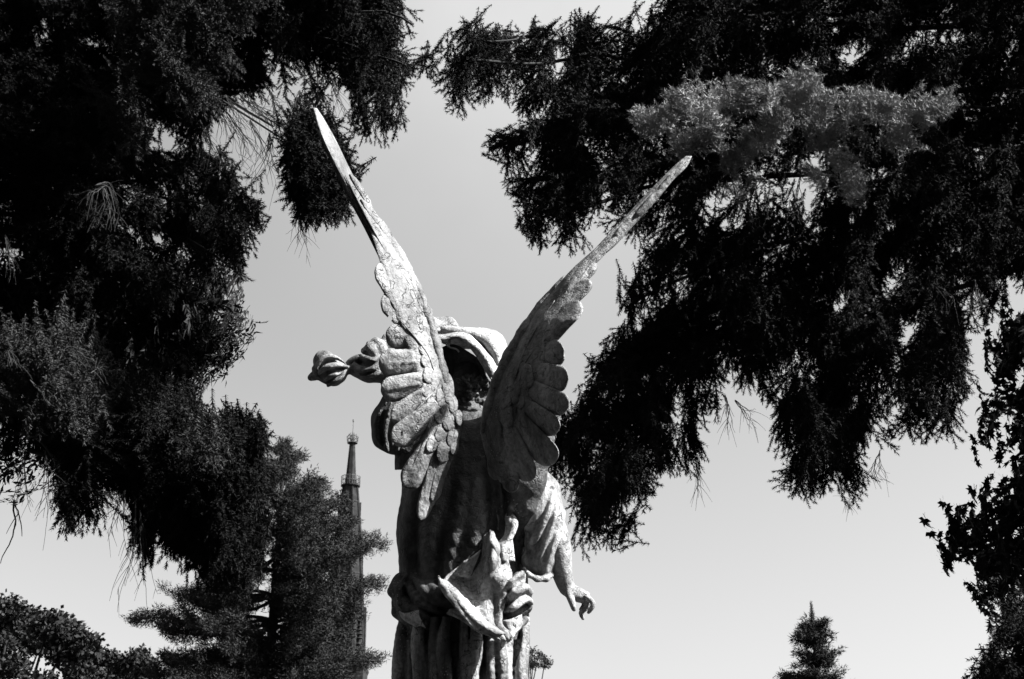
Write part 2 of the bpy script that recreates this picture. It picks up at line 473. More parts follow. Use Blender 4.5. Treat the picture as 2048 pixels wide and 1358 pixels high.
# folds climbing from the bunch towards the sleeve
rows = [[(1014, 1026, -98), (1017, 1030, -104), (1020, 1028, -98)], [(1014, 1046, -100), (1024, 1050, -110), (1034, 1046, -96)], [(1008, 1070, -104), (1019, 1073, -112), (1028, 1066, -100)], [(988, 1092, -112), (1008, 1100, -122), (1027, 1092, -104)], [(990, 1118, -112), (1012, 1124, -120), (1026, 1122, -102)]]
sh.add(*sheet(rows, 28, 40, 5, lambda u, v: 4 * np.sin(u * 8 + v * 6), .8))
# torn flap on the left of the bunch
rows = [[(914, 1150, -116), (918, 1138, -122), (926, 1128, -124)], [(922, 1152, -124), (930, 1136, -132), (942, 1116, -124)], [(938, 1156, -120), (950, 1132, -124), (962, 1098, -116)]]
sh.add(*sheet(rows, 24, 24, 5, lambda u, v: 3 * np.sin(u * 9), .8))
# right fan folds
rows = [[(1004, 1176, -118), (1010, 1200, -112), (1008, 1226, -112)],
        [(1022, 1158, -126), (1030, 1186, -128), (1026, 1222, -118)],
        [(1040, 1142, -112), (1050, 1178, -112), (1052, 1206, -102)],
        [(1044, 1160, -90), (1062, 1192, -84), (1061, 1212, -80)]]
sh.add(*sheet(rows, 50, 40, 6, lambda u, v: 5 * np.sin(u * 15 + v * 1.5), .8))
rows = [[(1003, 1240, -120), (1012, 1262, -118), (1022, 1282, -130)],
        [(1020, 1238, -122), (1026, 1252, -122), (1030, 1270, -124)],
        [(1044, 1228, -104), (1046, 1244, -104), (1042, 1252, -108)]]
sh.add(*sheet(rows, 26, 26, 6, lambda u, v: 2 * np.sin(v * 10), .5))
# small lit cloth on the left hip
rows = [[(798, 1222, -82), (812, 1226, -92), (838, 1220, -104)],
        [(806, 1236, -84), (822, 1238, -98), (840, 1234, -106)],
        [(832, 1252, -94), (842, 1252, -104), (852, 1256, -106)]]
sh.add(*sheet(rows, 22, 22, 5, lambda u, v: 2 * np.sin(u * 9), .5))
vv = np.concatenate(sh.V); sh.V = [W(vv)]
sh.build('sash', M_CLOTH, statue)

# ---- right sleeve
A = Vol((1010, 895, -130), (1160, 1180, 60), 2.4)
aw = -46
A.chain([(1064, 950, aw, 26), (1082, 985, aw, 38), (1084, 1030, aw, 44), (1084, 1080, aw, 36), (1086, 1120, aw, 26), (1084, 1135, aw, 20)], 8)
A.chain([(1066, 935, aw, 12), (1092, 958, aw, 10)], 8)
def sr(pts, r, k=3, sub=False, lift=0):
    P = smooth_poly(np.array(pts, float), 22); out = []
    for i, (x, y) in enumerate(P):
        cx = np.interp(y, [935, 985, 1030, 1080, 1140], [1064, 1082, 1084, 1084, 1084]); R = np.interp(y, [935, 985, 1030, 1080, 1140], [22, 38, 44, 36, 20])
        w = aw - math.sqrt(max(R * R - (x - cx) ** 2, 20)) - lift
        t = i / 21; out.append((x, y, w, r * (.45 + .55 * math.sin(math.pi * t))))
    A.chain(out, k, sub)
for pts, r in (([(1092, 955), (1084, 1000), (1062, 1040), (1048, 1066)], 10), ([(1106, 985), (1094, 1030), (1070, 1078), (1056, 1100)], 10),
               ([(1114, 1005), (1104, 1050), (1084, 1096), (1070, 1126)], 9), ([(1078, 925), (1076, 960), (1062, 990), (1048, 1006)], 9),
               ([(1127, 1022), (1116, 1064), (1100, 1106), (1090, 1150)], 9)):
    sr(pts, r, 4, False, -r * .45)
for pts in ([(1100, 978), (1088, 1020), (1064, 1062), (1054, 1082)], [(1110, 1000), (1098, 1045), (1078, 1090), (1064, 1116)], [(1119, 1015), (1110, 1058), (1094, 1100), (1082, 1142)], [(1084, 960), (1072, 992), (1054, 1016)]):
    sr(pts, 4.2, 4, True, 2)
A.chain([(1048, 1138, -66, 4), (1058, 1150, -72, 5), (1074, 1158, -70, 6), (1092, 1158, -62, 6), (1104, 1150, -52, 5)], 5)
A.chain([(1062, 1120, -48, 20), (1085, 1135, -46, 20)], 8)
A.chain([(1106, 962, -60, 6), (1098, 970, -66, 7)], 4)
A.chain([(1098, 974, -84, 3), (1106, 977, -78, 5)], 2, True)
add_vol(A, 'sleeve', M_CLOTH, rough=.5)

# ---- right forearm and hand (one continuous body)
H = Vol((1070, 1020, -96), (1215, 1260, 60), 1.7)
H.chain([(1100, 1040, -44, 20), (1110, 1062, -44, 24), (1117, 1100, -40, 24), (1122, 1135, -34, 20.5), (1128, 1160, -26, 16.5), (1134, 1176, -20, 14.5)], 6, n=14)
H.chain([(1134, 1178, -20, 13), (1146, 1188, -20, 13), (1160, 1193, -20, 11), (1173, 1198, -20, 8)], 6, sw=1.35)
H.chain([(1150, 1190, -32, 8), (1174, 1201, -30, 7)], 5); H.chain([(1150, 1192, -14, 8), (1170, 1201, -14, 6.5)], 5)
H.chain([(1150, 1180, -24, 9), (1172, 1190, -26, 8)], 5, sw=1.3)
fingers = [  # knuckle, mid joint, end joint, tip
    [(1172, 1193, -36, 5.4), (1183, 1202, -39, 5.2), (1186, 1211, -40, 4.8), (1181, 1219, -39, 4.3), (1177, 1225, -38, 3.4)],
    [(1170, 1196, -27, 5.6), (1175, 1208, -28, 5.4), (1170, 1218, -28, 5.0), (1162, 1226, -28, 4.6), (1166, 1237, -28, 3.6)],
    [(1166, 1197, -16, 4.6), (1172, 1209, -15, 4.2), (1168, 1217, -15, 3.9), (1162, 1223, -15, 3.5), (1163, 1230, -15, 2.6)],
    [(1161, 1197, -7, 4.2), (1168, 1207, -5, 3.9), (1165, 1214, -5, 3.5), (1160, 1219, -6, 2.5)]]
for f in fingers: H.chain(f, 1.8, n=9)
H.chain([(1137, 1186, -34, 7.5), (1142, 1199, -40, 6.6), (1146, 1210, -41, 5.8), (1148, 1219, -41, 4.2)], 3, n=8)   # thumb
V, Q = H.mesh(); mesh_obj('forearm_and_hand', W(V), Q, M_SKIN, statue)

# ---- left sleeve hanging below the raised arm
L = Vol((725, 780, -110), (850, 940, 60), 2.2)
L.chain([(790, 810, -20, 30), (776, 840, -20, 33), (778, 870, -20, 33), (790, 884, -20, 26)], 8)
for pts in ([(772, 806), (754, 840), (752, 868), (764, 892)], [(782, 806), (772, 850), (772, 886), (776, 902)], [(796, 812), (792, 850), (784, 890)], [(804, 820), (804, 860), (796, 900)]):
    P = smooth_poly(np.array(pts, float), 12)
    L.chain([(x, y, -20 - math.sqrt(max(33 ** 2 - (x - 778) ** 2, 40)) - 2, 5.5 * (.5 + .5 * math.sin(math.pi * i / 11))) for i, (x, y) in enumerate(P)], 3)
for pts in ([(766, 815), (762, 850), (766, 885)], [(786, 820), (782, 850), (780, 880)], [(799, 825), (798, 870)]):
    P = smooth_poly(np.array(pts, float), 10)
    L.chain([(x, y, -20 - math.sqrt(max(33 ** 2 - (x - 778) ** 2, 40)) - 3, 5) for x, y in P], 2, True)
L.chain([(820, 880, -10, 26), (812, 935, 0, 20)], 8)
L.chain([(812, 900, -5, 22), (806, 940, 10, 16)], 8)
add_vol(L, 'raised_sleeve', M_BRONZE_SHADED, rough=.7)
# raised left arm (upper arm behind the wing)
m = MB(); m.add(*tube(W(smooth_poly(np.array([(860, 850, 10), (815, 800, 10), (790, 750, 15), (775, 715, 30)], float), 10)), np.linspace(.085, .05, 10), 16))
m.build('upper_arm', M_SKIN, statue)

# ---- twisted end of the shawl streaming to the left
Tw = Vol((600, 650, -70), (860, 800, 90), 2.0)
tw = 10
Tw.chain([(648, 722, tw, 22), (658, 738, tw, 29), (668, 744, tw, 27), (686, 738, tw, 12), (700, 736, tw, 10), (718, 736, tw, 20), (738, 738, tw, 27), (760, 738, tw, 27), (800, 742, tw, 24)], 6)
Tw.chain([(640, 745, tw, 18), (628, 752, tw, 9), (622, 755, tw, 7)], 4)
Tw.chain([(632, 738, tw - 8, 9), (636, 748, tw - 12, 8)], 4)
Tw.chain([(640, 722, tw, 12), (650, 712, tw, 7)], 4)
def tr(pts, r, c, R, k=3, sub=False, lift=1):
    P = smooth_poly(np.array(pts, float), 14)
    Tw.chain([(x, y, tw - math.sqrt(max(R * R - (x - c[0]) ** 2 * .8 - (y - c[1]) ** 2, 30)) - lift, r * (.4 + .6 * math.sin(math.pi * i / 13))) for i, (x, y) in enumerate(P)], k, sub)
c1 = (660, 736); c2 = (745, 738)
tr([(690, 727), (670, 716), (650, 716), (636, 730), (634, 742)], 6, c1, 34)
tr([(696, 733), (672, 730), (650, 736), (638, 748)], 6, c1, 34)
tr([(680, 746), (664, 750), (648, 762)], 5, c1, 34)
tr([(682, 752), (668, 762), (655, 772)], 5, c1, 34)
tr([(690, 730), (672, 722), (652, 724), (640, 738)], 4, c1, 34, 3, True, 0)
tr([(690, 740), (668, 742), (648, 750), (640, 760)], 4, c1, 34, 3, True, 0)
tr([(684, 749), (668, 756), (652, 768)], 3.5, c1, 34, 3, True, 0)
tr([(692, 728), (706, 718), (724, 715), (745, 720), (756, 712)], 6, c2, 30, 3, False, 3)
tr([(758, 712), (756, 728), (744, 738), (726, 742)], 5, c2, 30, 3, False, 3)
tr([(764, 736), (750, 748), (728, 753)], 5, c2, 30, 3, False, 3)
tr([(700, 727), (716, 724), (736, 727), (746, 724)], 6, c2, 30, 3, True, 0)
tr([(755, 738), (742, 746), (722, 748)], 4, c2, 30, 3, True, 0)
Tw.chain([(728, 702, tw, 7), (742, 698, tw - 6, 13), (752, 712, tw - 4, 12)], 4)
Tw.chain([(738, 688, tw, 6), (752, 684, tw, 9), (762, 700, tw, 12), (766, 725, tw, 14)], 3)
Tw.chain([(762, 690, tw + 5, 8), (772, 675, tw + 10, 7), (790, 665, tw + 14, 8)], 4)
Tw.chain([(768, 700, tw + 5, 8), (780, 690, tw + 8, 9), (800, 690, tw + 14, 12)], 4)
Tw.cone((729, 708, tw - 10), (733, 706, tw - 10), 5, 5, 2, True)
add_vol(Tw, 'streaming_shawl_end', M_DRAPE_DARK, rough=.6)

# ---- shawl billowing over the head
sw_ = MB()
def sf(u, v): return 6 * np.abs(np.sin(np.pi * (v * 4.2 + .5 * u + .15 * np.sin(u * 5)))) ** .8 * np.clip(v * 3, 0, 1) + 2 * np.sin(u * 14 + v * 6)
rows = [[(858, 690, -40), (882, 682, -55), (905, 676, -58), (925, 682, -58), (944, 702, -56), (962, 728, -52), (980, 758, -46)],
        [(858, 675, -30), (882, 674, -44), (908, 670, -50), (936, 676, -52), (958, 692, -54), (976, 716, -52), (990, 748, -46)],
        [(858, 668, 10), (880, 670, -6), (906, 668, -6), (934, 672, -4), (962, 694, -2), (982, 716, -6), (996, 742, -20)],
        [(860, 658, -10), (880, 662, -18), (908, 664, -28), (946, 670, -34), (974, 684, -36), (990, 706, -36), (998, 738, -34)],
        [(862, 646, 10), (880, 650, 6), (908, 660, 2), (950, 662, -6), (985, 670, -6), (1004, 690, -8), (1003, 728, -10)],
        [(866, 650, 60), (884, 656, 56), (910, 664, 50), (950, 668, 46), (985, 678, 46), (1006, 700, 40), (1004, 730, 30)],
        [(870, 690, 110), (890, 694, 110), (912, 700, 108), (950, 704, 108), (985, 714, 104), (1000, 740, 90), (1000, 760, 70)]]
sw_.add(*sheet(rows, 90, 90, 5, sf, .6))
rows = [[(850, 668, -20), (868, 666, -26), (884, 664, -20), (906, 668, -14), (930, 664, -4)],
        [(852, 650, -10), (870, 650, -14), (888, 654, -12), (906, 660, -8), (922, 660, 0)],
        [(858, 636, 10), (876, 638, 6), (892, 637, 6), (903, 640, 6), (916, 656, 10)],
        [(864, 644, 40), (880, 646, 40), (892, 646, 40), (902, 650, 40), (912, 660, 40)]]
sw_.add(*sheet(rows, 50, 40, 5, lambda u, v: 2.5 * np.sin(v * 9 + u * 2), .5))
# inner lining falling behind the neck
rows = [[(868, 700, 10), (900, 690, 0), (935, 700, 0), (962, 730, -5), (985, 768, -10)],
        [(880, 740, 30), (905, 735, 20), (935, 740, 20), (960, 760, 10), (985, 790, 0)],
        [(890, 800, 20), (910, 800, 10), (935, 805, 5), (960, 810, 0), (990, 825, -10)]]
lin = MB(); lin.add(*sheet(rows, 40, 30, 6, lambda u, v: 3 * np.sin(u * 16 + v * 3), .8)); lin.V = [W(v) for v in lin.V]; lin.build('hood_lining', M_BRONZE_SHADED, statue)  # lining takes the shade-darkened bronze to keep the cavity dark
# little bent loop of cloth edge under the rim
for pts in ([(896, 684), (902, 678), (915, 677), (930, 684)], [(900, 681), (899, 694), (912, 698), (918, 704)], [(886, 686), (892, 688), (897, 694)]):
    P = smooth_poly(np.array([(x, y, -50) for x, y in pts], float), 12)
    Vt, Ft = tube(W(P), np.full(12, .0035), 6); sw_.V.append(Vt); sw_.F += [tuple(i + sw_.n for i in f) for f in Ft]; sw_.n += len(Vt)
    sw_.__dict__.setdefault('world', []).append(len(sw_.V) - 1)
for pts, r in (([(946, 690, -46), (974, 715, -44), (1002, 722, -34)], 3.2), ([(960, 712, -48), (984, 738, -46), (1006, 727, -34)], 3.6), ([(974, 738, -48), (988, 754, -46), (1004, 742, -36)], 3.6),
               ([(935, 664, -20), (966, 684, -30), (990, 712, -30), (1006, 716, -20)], 2.6), ([(884, 676, -50), (916, 668, -48), (944, 684, -50), (966, 714, -52), (984, 762, -50)], 3.4)):
    P = smooth_poly(np.array(pts, float), 20); Vt, Ft = tube(W(P), (r * S_PX) * (.3 + .7 * np.sin(np.linspace(.1, 3.0, 20))), 8); sw_.V.append(Vt); sw_.F += [tuple(i + sw_.n for i in f) for f in Ft]; sw_.n += len(Vt); sw_.world.append(len(sw_.V) - 1)
VV = []
for i, v in enumerate(sw_.V): VV.append(v if i in sw_.world else W(v))
sw_.V = VV
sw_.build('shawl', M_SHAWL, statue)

# ---- head with face turned away, and curls
Hd = Vol((870, 690, -60), (1010, 850, 110), 2.4)
Hd.chain([(938, 748, 30, 34), (938, 768, 34, 30)], 6); Hd.chain([(936, 800, 10, 24), (932, 850, 0, 34)], 8)
Hd.chain([(936, 760, 66, 5), (937, 774, 72, 5)], 5); Hd.chain([(930, 784, 60, 4), (944, 784, 60, 4)], 4)
for ex in (924, 950): Hd.chain([(ex - 3, 760, 60, 4), (ex + 3, 760, 60, 4)], 2, True)
Hd.chain([(937, 790, 54, 12), (937, 796, 58, 9)], 6)
for ex in (903, 972): Hd.chain([(ex, 762, 30, 5), (ex, 776, 32, 4)], 3)
add_vol(Hd, 'head', M_BRONZE_SHADED)
hc = Vol((890, 720, -80), (1000, 850, 60), 2.0)
rh = np.random.RandomState(8)
for i in range(46):
    x = 938 + rh.uniform(-34, 36); y = 778 + rh.uniform(-24, 26); r = rh.uniform(3.5, 6.5)
    w = -math.sqrt(max(38 ** 2 - (x - 938) ** 2, 50)) * .7 - 12 + rh.uniform(-6, 4)
    P = [(x + math.cos(a) * r * .6, y + math.sin(a) * r * .6, w - 2 + a, r * .42) for a in np.linspace(rh.rand() * 6, rh.rand() * 6 + 6, 7) % 7]
    P = [(x + math.cos(a) * r * .65, y + math.sin(a) * r * .65, w, r * .45) for a in np.linspace(0, 5.2, 7) + rh.rand() * 6]
    hc.chain(P, 1.5)
hc.chain([(935, 762, 16, 30), (935, 792, 10, 28)], 3)
add_vol(hc, 'hair', M_BRONZE_SHADED)

# ---- wings
def petal(root, tip, W0, W1, wf, lift, tilt=5, camber=4, thick=9, bend=0, side=1, n=40, m=23, shaft=1.6, seed=0, notch=None, tipw=.28, taper=False):
    """one carved feather: root/tip (x,y), width at root/near tip; wf(x,y) wing surface depth"""
    r = np.random.RandomState(seed)
    root = np.array(root, float); tip = np.array(tip, float); d = tip - root; L = np.linalg.norm(d); d /= L
    nrm = np.array([-d[1], d[0]])
    t = np.concatenate([np.linspace(0, 1 - tipw, n // 2, endpoint=False), 1 - tipw * (1 - np.sin(np.linspace(0, np.pi / 2, n - n // 2)))])
    hw = (W0 + (W1 - W0) * np.clip(t / .7, 0, 1)) / 2
    e = np.clip((t - (1 - tipw)) / tipw, 0, 1); hw = hw * np.sqrt(np.clip(1 - e ** 2.3, 0.0008, 1))
    if taper: hw = hw * np.sqrt(np.clip(t / .3, .03, 1))
    s = np.sin(np.linspace(-np.pi / 2, np.pi / 2, m))
    C = root[None] + d[None] * (t * L)[:, None] + nrm[None] * (bend * np.sin(np.pi * t))[:, None]
    X = C[:, None, 0] + nrm[0] * hw[:, None] * s[None]; Y = C[:, None, 1] + nrm[1] * hw[:, None] * s[None]
    w = wf(X, Y) - lift - camber * (1 - s[None] ** 2) * (.5 + .5 * t[:, None]) - tilt * s[None] * side
    w = w - shaft * np.exp(-(s[None] / .09) ** 2) * (1 - t[:, None] ** 4)
    if taper: w = w + 9 * (1 - np.clip(t[:, None] / .45, 0, 1))
    tt = t[:, None] * L; barb = np.sin((tt * 1.0 - np.abs(s[None]) * hw[:, None] * .9) * .85 + r.rand() * 6)
    w = w + .45 * barb * np.clip(np.abs(s[None]) * 4 - .5, 0, 1) * np.clip((1 - t[:, None]) * 8, 0, 1)
    edge = np.clip(1 - np.maximum(np.abs(s[None]) ** 6, (e[:, None]) ** 5), 0, 1) ** .5
    w = w + (1 - edge) * thick * .5 + vn(np.stack([X, Y, w], -1), 18, seed) * 1.2
    X = X + vn(np.stack([X, Y, w * 0], -1), 9, seed + 5) * .7
    top = np.stack([X, Y, w], -1); bot = np.stack([X, Y, np.maximum(w, wf(X, Y) - lift - tilt * s[None] * side) + thick * (.35 + .65 * edge)], -1)
    V = np.concatenate([top.reshape(-1, 3), bot.reshape(-1, 3)]); mm = n * m; idx = np.arange(mm).reshape(n, m)
    q = np.stack([idx[:-1, :-1], idx[:-1, 1:], idx[1:, 1:], idx[1:, :-1]], -1).reshape(-1, 4)
    F = []
    for x in q:
        c = top.reshape(-1, 3)[x].mean(0)[:2]
        if notch is not None and any((c[0] - a) ** 2 + (c[1] - b_) ** 2 < rr * rr for a, b_, rr in notch): continue
        F.append(tuple(x)); F.append(tuple(x[::-1] + mm))
    per = list(idx[0, :]) + list(idx[1:, -1]) + list(idx[-1, -2::-1]) + list(idx[-2:0:-1, 0])
    for a, b_ in zip(per, per[1:] + per[:1]): F.append((b_, a, a + mm, b_ + mm))
    return V, F

def blade(rowsLR, wf, thick=16, bulge=10, nv=70, nu=15, lift=0, seed=0, edge_side=1):
    """wing body from left/right outline pairs"""
    Lp = smooth_poly(np.array([(a, b) for a, b, c, d in rowsLR], float), nv); Rp = smooth_poly(np.array([(c, d) for a, b, c, d in rowsLR], float), nv)
    s = np.sin(np.linspace(-np.pi / 2, np.pi / 2, nu)) * .5 + .5
    XY = Lp[:, None] * (1 - s[None, :, None]) + Rp[:, None] * s[None, :, None]
    c = 1 - (2 * s - 1) ** 2
    wd = np.linalg.norm(Rp - Lp, axis=1); sc = np.clip(wd / 60, .25, 1)[:, None]
    w = wf(XY[..., 0], XY[..., 1]) - lift - bulge * sc * np.sqrt(c)[None]
    P3 = np.stack([XY[..., 0], XY[..., 1], w], -1)
    w = w + vn(P3, 20, seed) * 1.6 * sc + 1.2 * np.sin(s * 20 + 3 * vn(P3, 70, seed + 2)) * sc
    bw = wf(XY[..., 0], XY[..., 1]) - lift + thick * sc * np.sqrt(c)[None]
    top = np.stack([XY[..., 0], XY[..., 1], w], -1); bot = np.stack([XY[..., 0], XY[..., 1], bw], -1)
    V = np.concatenate([top.reshape(-1, 3), bot.reshape(-1, 3)]); mm = nv * nu; idx = np.arange(mm).reshape(nv, nu)
    q = np.stack([idx[:-1, :-1], idx[:-1, 1:], idx[1:, 1:], idx[1:, :-1]], -1).reshape(-1, 4)
    F = [tuple(x) for x in q] + [tuple(x[::-1] + mm) for x in q]
    per = list(idx[0, :]) + list(idx[1:, -1]) + list(idx[-1, -2::-1]) + list(idx[-2:0:-1, 0])
    for a, b_ in zip(per, per[1:] + per[:1]): F.append((b_, a, a + mm, b_ + mm))
    return V, F

def wfL(x, y):   # the leading edge is deepest; the outer feathers swing towards the camera, so the face turns right
    x = np.asarray(x, float); y = np.asarray(y, float)
    xe = np.interp(y, [215, 338, 428, 515, 600, 705, 810, 900, 950, 1026], [634, 700, 752, 808, 848, 884, 912, 914, 893, 860])
    d = np.clip(xe - x, -25, 200)
    k = np.interp(y, [600, 760, 1000], [1.0, .78, .66])
    return -np.interp(y, [760, 880], [118, 104]) - k * (1.05 * np.minimum(d, 60) + .60 * np.maximum(d - 60, 0)) - .16 * np.clip(790 - y, 0, 600) - .04 * (960 - np.clip(y, 790, 960))
def wfR(x, y):
    x = np.asarray(x, float); y = np.asarray(y, float)
    xe = np.interp(y, [312, 395, 492, 572, 655, 740, 820, 920, 965], [1372, 1285, 1195, 1112, 1045, 1000, 968, 975, 1000])
    d = np.clip(x - xe, -25, 220)
    k = np.interp(y, [490, 640], [.05, .95])
    return -170 - k * d - .20 * np.clip(980 - y, 0, 420) + .12 * np.clip(540 - y, 0, 400)

LW = MB()
LW.add(*blade([(626, 215, 634, 216), (636, 250, 652, 244), (652, 290, 674, 284), (676, 340, 700, 338), (698, 382, 725, 385), (722, 430, 752, 428), (742, 468, 780, 470),
               (757, 515, 808, 515), (766, 545, 828, 552), (771, 590, 848, 600), (786, 640, 868, 650), (812, 690, 884, 705), (822, 740, 896, 755), (835, 800, 912, 810), (845, 850, 924, 850), (858, 900, 914, 895), (856, 960, 893, 950), (852, 1000, 872, 1002), (848, 1025, 858, 1026)], wfL, 14, 12, 90, 17, 4, 1))
# second thin long primary behind the blade
LW.add(*blade([(630, 255, 640, 262), (660, 320, 676, 325), (690, 385, 705, 385), (725, 450, 742, 450), (756, 512, 775, 505)], wfL, 8, 2, 40, 7, -14, 3))
LF = [  # root, tip, w0, w1, lift, tilt, bend, seed, notch
    ((842, 640), (757, 527), 62, 46, 8, -5, -4, 1, None, 0),
    ((866, 668), (768, 588), 62, 56, 5, -5, -5, 2, [(779, 636, 5.5), (774, 641, 4)], 0),
    ((862, 676), (771, 671), 52, 48, 6, 6, 0, 3, None, 0),
    ((862, 722), (757, 727), 48, 54, 8, 6, 0, 4, None, 0),
    ((866, 762), (762, 783), 46, 52, 10, 6, 0, 5, None, 0),
    ((876, 782), (785, 842), 44, 48, 12, 6, 2, 6, None, 0),
    ((880, 812), (787, 886), 42, 50, 14, 6, 2, 7, [(808, 868, 6.5)], 0),
    ((886, 850), (812, 976), 34, 52, 12, 5, 0, 8, None, 0),
    ((884, 880), (842, 1040), 26, 31, 9, 4, 0, 9, None, 0),
    ((905, 850), (866, 1003), 36, 24, 8, 4, 0, 10, None, 0)]
for rt, tp, w0, w1, lf, tl, bd, sd, nc, _ in LF:
    LW.add(*petal(rt, tp, w0, w1, wfL, lf, tl, 5, 10, bd, 1, seed=sd, notch=nc, tipw=.24 if w1 > 30 else .16))
# coverts (root, tip, width)
CV = [((866, 650), (838, 655), 34), ((858, 660), (850, 712), 30), ((872, 690), (851, 735), 32), ((866, 720), (859, 768), 30),
      ((884, 720), (872, 782), 32), ((866, 760), (853, 795), 30), ((872, 790), (862, 822), 26), ((884, 760), (884, 814), 24), ((894, 745), (898, 808), 22),
      ((888, 790), (896, 838), 26), ((906, 790), (906, 826), 18), ((884, 815), (880, 848), 24), ((905, 820), (895, 862), 26), ((918, 820), (919, 852), 15), ((893, 845), (876, 884), 24),
      ((910, 850), (902, 895), 22), ((898, 870), (882, 926), 28), ((876, 860), (858, 905), 22), ((912, 870), (906, 910), 16)]
for i, (rt, tp, w) in enumerate(CV):
    LW.add(*petal(rt, tp, w * 1.0, w * 1.12, wfL, 15 + i * .15, 2.2, 3.0, 6, 0, 1, n=18, m=11, shaft=.8, seed=30 + i, tipw=.42, taper=True, notch=[(893, 858, 6)] if i in (14, 16) else None))
for i, (rt, tp, w) in enumerate([((856, 668), (806, 578), 20), ((862, 650), (824, 566), 18), ((846, 606), (796, 520), 22), ((832, 566), (780, 476), 18), ((806, 522), (752, 432), 16), ((780, 480), (722, 398), 14), ((870, 700), (838, 612), 16), ((750, 430), (700, 348), 13), ((848, 700), (800, 640), 22)]):
    LW.add(*petal(rt, tp, w * .8, w, wfL, 11 + (i % 3), 2.5, 2.5, 5, 2, 1, n=26, m=11, shaft=.6, seed=130 + i, tipw=.4, taper=True))
# rounded leading edge of the wing arm
def edge_tube(mb, pts, wf, r, lift, seg=10, n=46, sw=1.0):
    P = smooth_poly(np.array(pts, float), n); Rr = np.interp(np.linspace(0, 1, n), np.linspace(0, 1, len(r)), r)
    Q = np.stack([P[:, 0], P[:, 1], wf(P[:, 0], P[:, 1]) - lift], -1)
    T = np.gradient(P, axis=0); T /= np.linalg.norm(T, axis=1)[:, None]; Nr = np.stack([-T[:, 1], T[:, 0]], -1)
    a = np.linspace(0, 2 * np.pi, seg, endpoint=False); V = []
    for i in range(n):
        rr = Rr[i] * (1 + .10 * math.sin(i * .9) + .05 * math.sin(i * 2.3))
        V.append(np.stack([Q[i, 0] + Nr[i, 0] * rr * np.cos(a), Q[i, 1] + Nr[i, 1] * rr * np.cos(a), Q[i, 2] + rr * sw * np.sin(a)], -1))
    V = np.concatenate(V); F = [(i * seg + k, i * seg + (k + 1) % seg, (i + 1) * seg + (k + 1) % seg, (i + 1) * seg + k) for i in range(n - 1) for k in range(seg)]
    F += [tuple(range(seg - 1, -1, -1)), tuple((n - 1) * seg + k for k in range(seg))]
    mb.add(V, F)
edge_tube(LW, [(800, 510), (826, 560), (845, 610), (860, 660), (874, 710), (886, 765), (904, 830), (912, 860)], wfL, [3, 10, 13, 14, 14, 13, 11, 6], 3, sw=.9)
edge_tube(LW, [(700, 345), (740, 418), (792, 500), (820, 555)], wfL, [2, 3.5, 5, 6], 4)
for pts in ([(770, 500), (800, 540), (830, 590), (850, 640)], [(780, 545), (815, 580), (838, 625)], [(690, 350), (730, 430), (775, 510)], [(800, 640), (850, 700), (868, 740)], [(815, 840), (850, 800), (872, 780)], [(822, 940), (850, 880), (872, 840)]):
    edge_tube(LW, pts, wfL, [.6, 2.6, 2.6, .6], 12 if pts[0][1] < 600 else 17, 7, 24)
LW.V = [W(np.concatenate(LW.V))]
LW.build('wing', M_WING_PALE, statue, label='left wing bleached pale in full sun')

RW = MB()
RW.add(*blade([(1372, 312, 1384, 312), (1350, 330, 1374, 333), (1325, 355, 1347, 360), (1285, 395, 1312, 402), (1240, 445, 1270, 448), (1195, 492, 1230, 492), (1150, 532, 1192, 524),
               (1112, 572, 1160, 570), (1075, 612, 1130, 625), (1045, 655, 1105, 670), (1020, 700, 1090, 720), (1000, 740, 1080, 770), (982, 780, 1070, 820), (968, 820, 1060, 870), (962, 865, 1050, 915), (975, 920, 1040, 945), (1000, 965, 1030, 960)], wfR, 14, 12, 90, 17, 4, 11))
RF = [((1120, 590), (1193, 527), 22, 26, 4, 1, 41), ((1105, 640), (1181, 560), 30, 34, 7, -3, 42), ((1085, 690), (1161, 604), 38, 42, 10, -3, 43),
      ((1050, 720), (1129, 700), 60, 56, 6, 0, 44), ((1050, 750), (1137, 760), 60, 56, 8, 0, 45), ((1045, 780), (1137, 815), 54, 50, 10, 0, 46),
      ((1035, 810), (1117, 862), 48, 46, 12, 0, 47), ((1030, 840), (1110, 926), 46, 52, 14, 0, 48), ((1015, 860), (1062, 962), 40, 44, 12, 0, 49), ((1000, 870), (1026, 985), 36, 38, 9, 0, 50), ((985, 850), (992, 960), 30, 32, 7, 0, 51)]
for rt, tp, w0, w1, lf, bd, sd in RF:
    RW.add(*petal(rt, tp, w0, w1, wfR, lf, 5, 5, 10, bd, -1, seed=sd, tipw=.26))
for i, (rt, tp, w) in enumerate([((1050, 690), (1100, 600), 24), ((1080, 640), (1140, 560), 22), ((1120, 590), (1178, 520), 18), ((1160, 548), (1226, 478), 16), ((1205, 500), (1270, 425), 14), ((1250, 455), (1312, 385), 14), ((1300, 400), (1352, 338), 12), ((1040, 720), (1070, 640), 22)]):
    RW.add(*petal(rt, tp, w * .8, w, wfR, 9 + (i % 3), 2.5, 2.5, 5, 2, -1, n=26, m=11, shaft=.6, seed=150 + i, tipw=.4, taper=True))
rr_ = np.random.RandomState(5)
for i in range(30):
    row = i // 6; c = i % 6
    bx = 1085 - row * 22 + rr_.uniform(-5, 5) - c * 17; by = 640 + row * 34 + c * 44 + rr_.uniform(-6, 6)
    if by > 900 or by < 700 or bx < 985: continue
    ang = math.radians(95 - 28 * (1 - c / 5) + rr_.uniform(-8, 8)); Ln = rr_.uniform(38, 56)
    RW.add(*petal((bx, by), (bx + math.cos(ang) * Ln * .8, by + math.sin(ang) * Ln), 24, 27, wfR, 15 + i * .1, 2.5, 4.5, 9, 0, -1, n=18, m=11, shaft=.8, seed=60 + i, tipw=.42, taper=True))
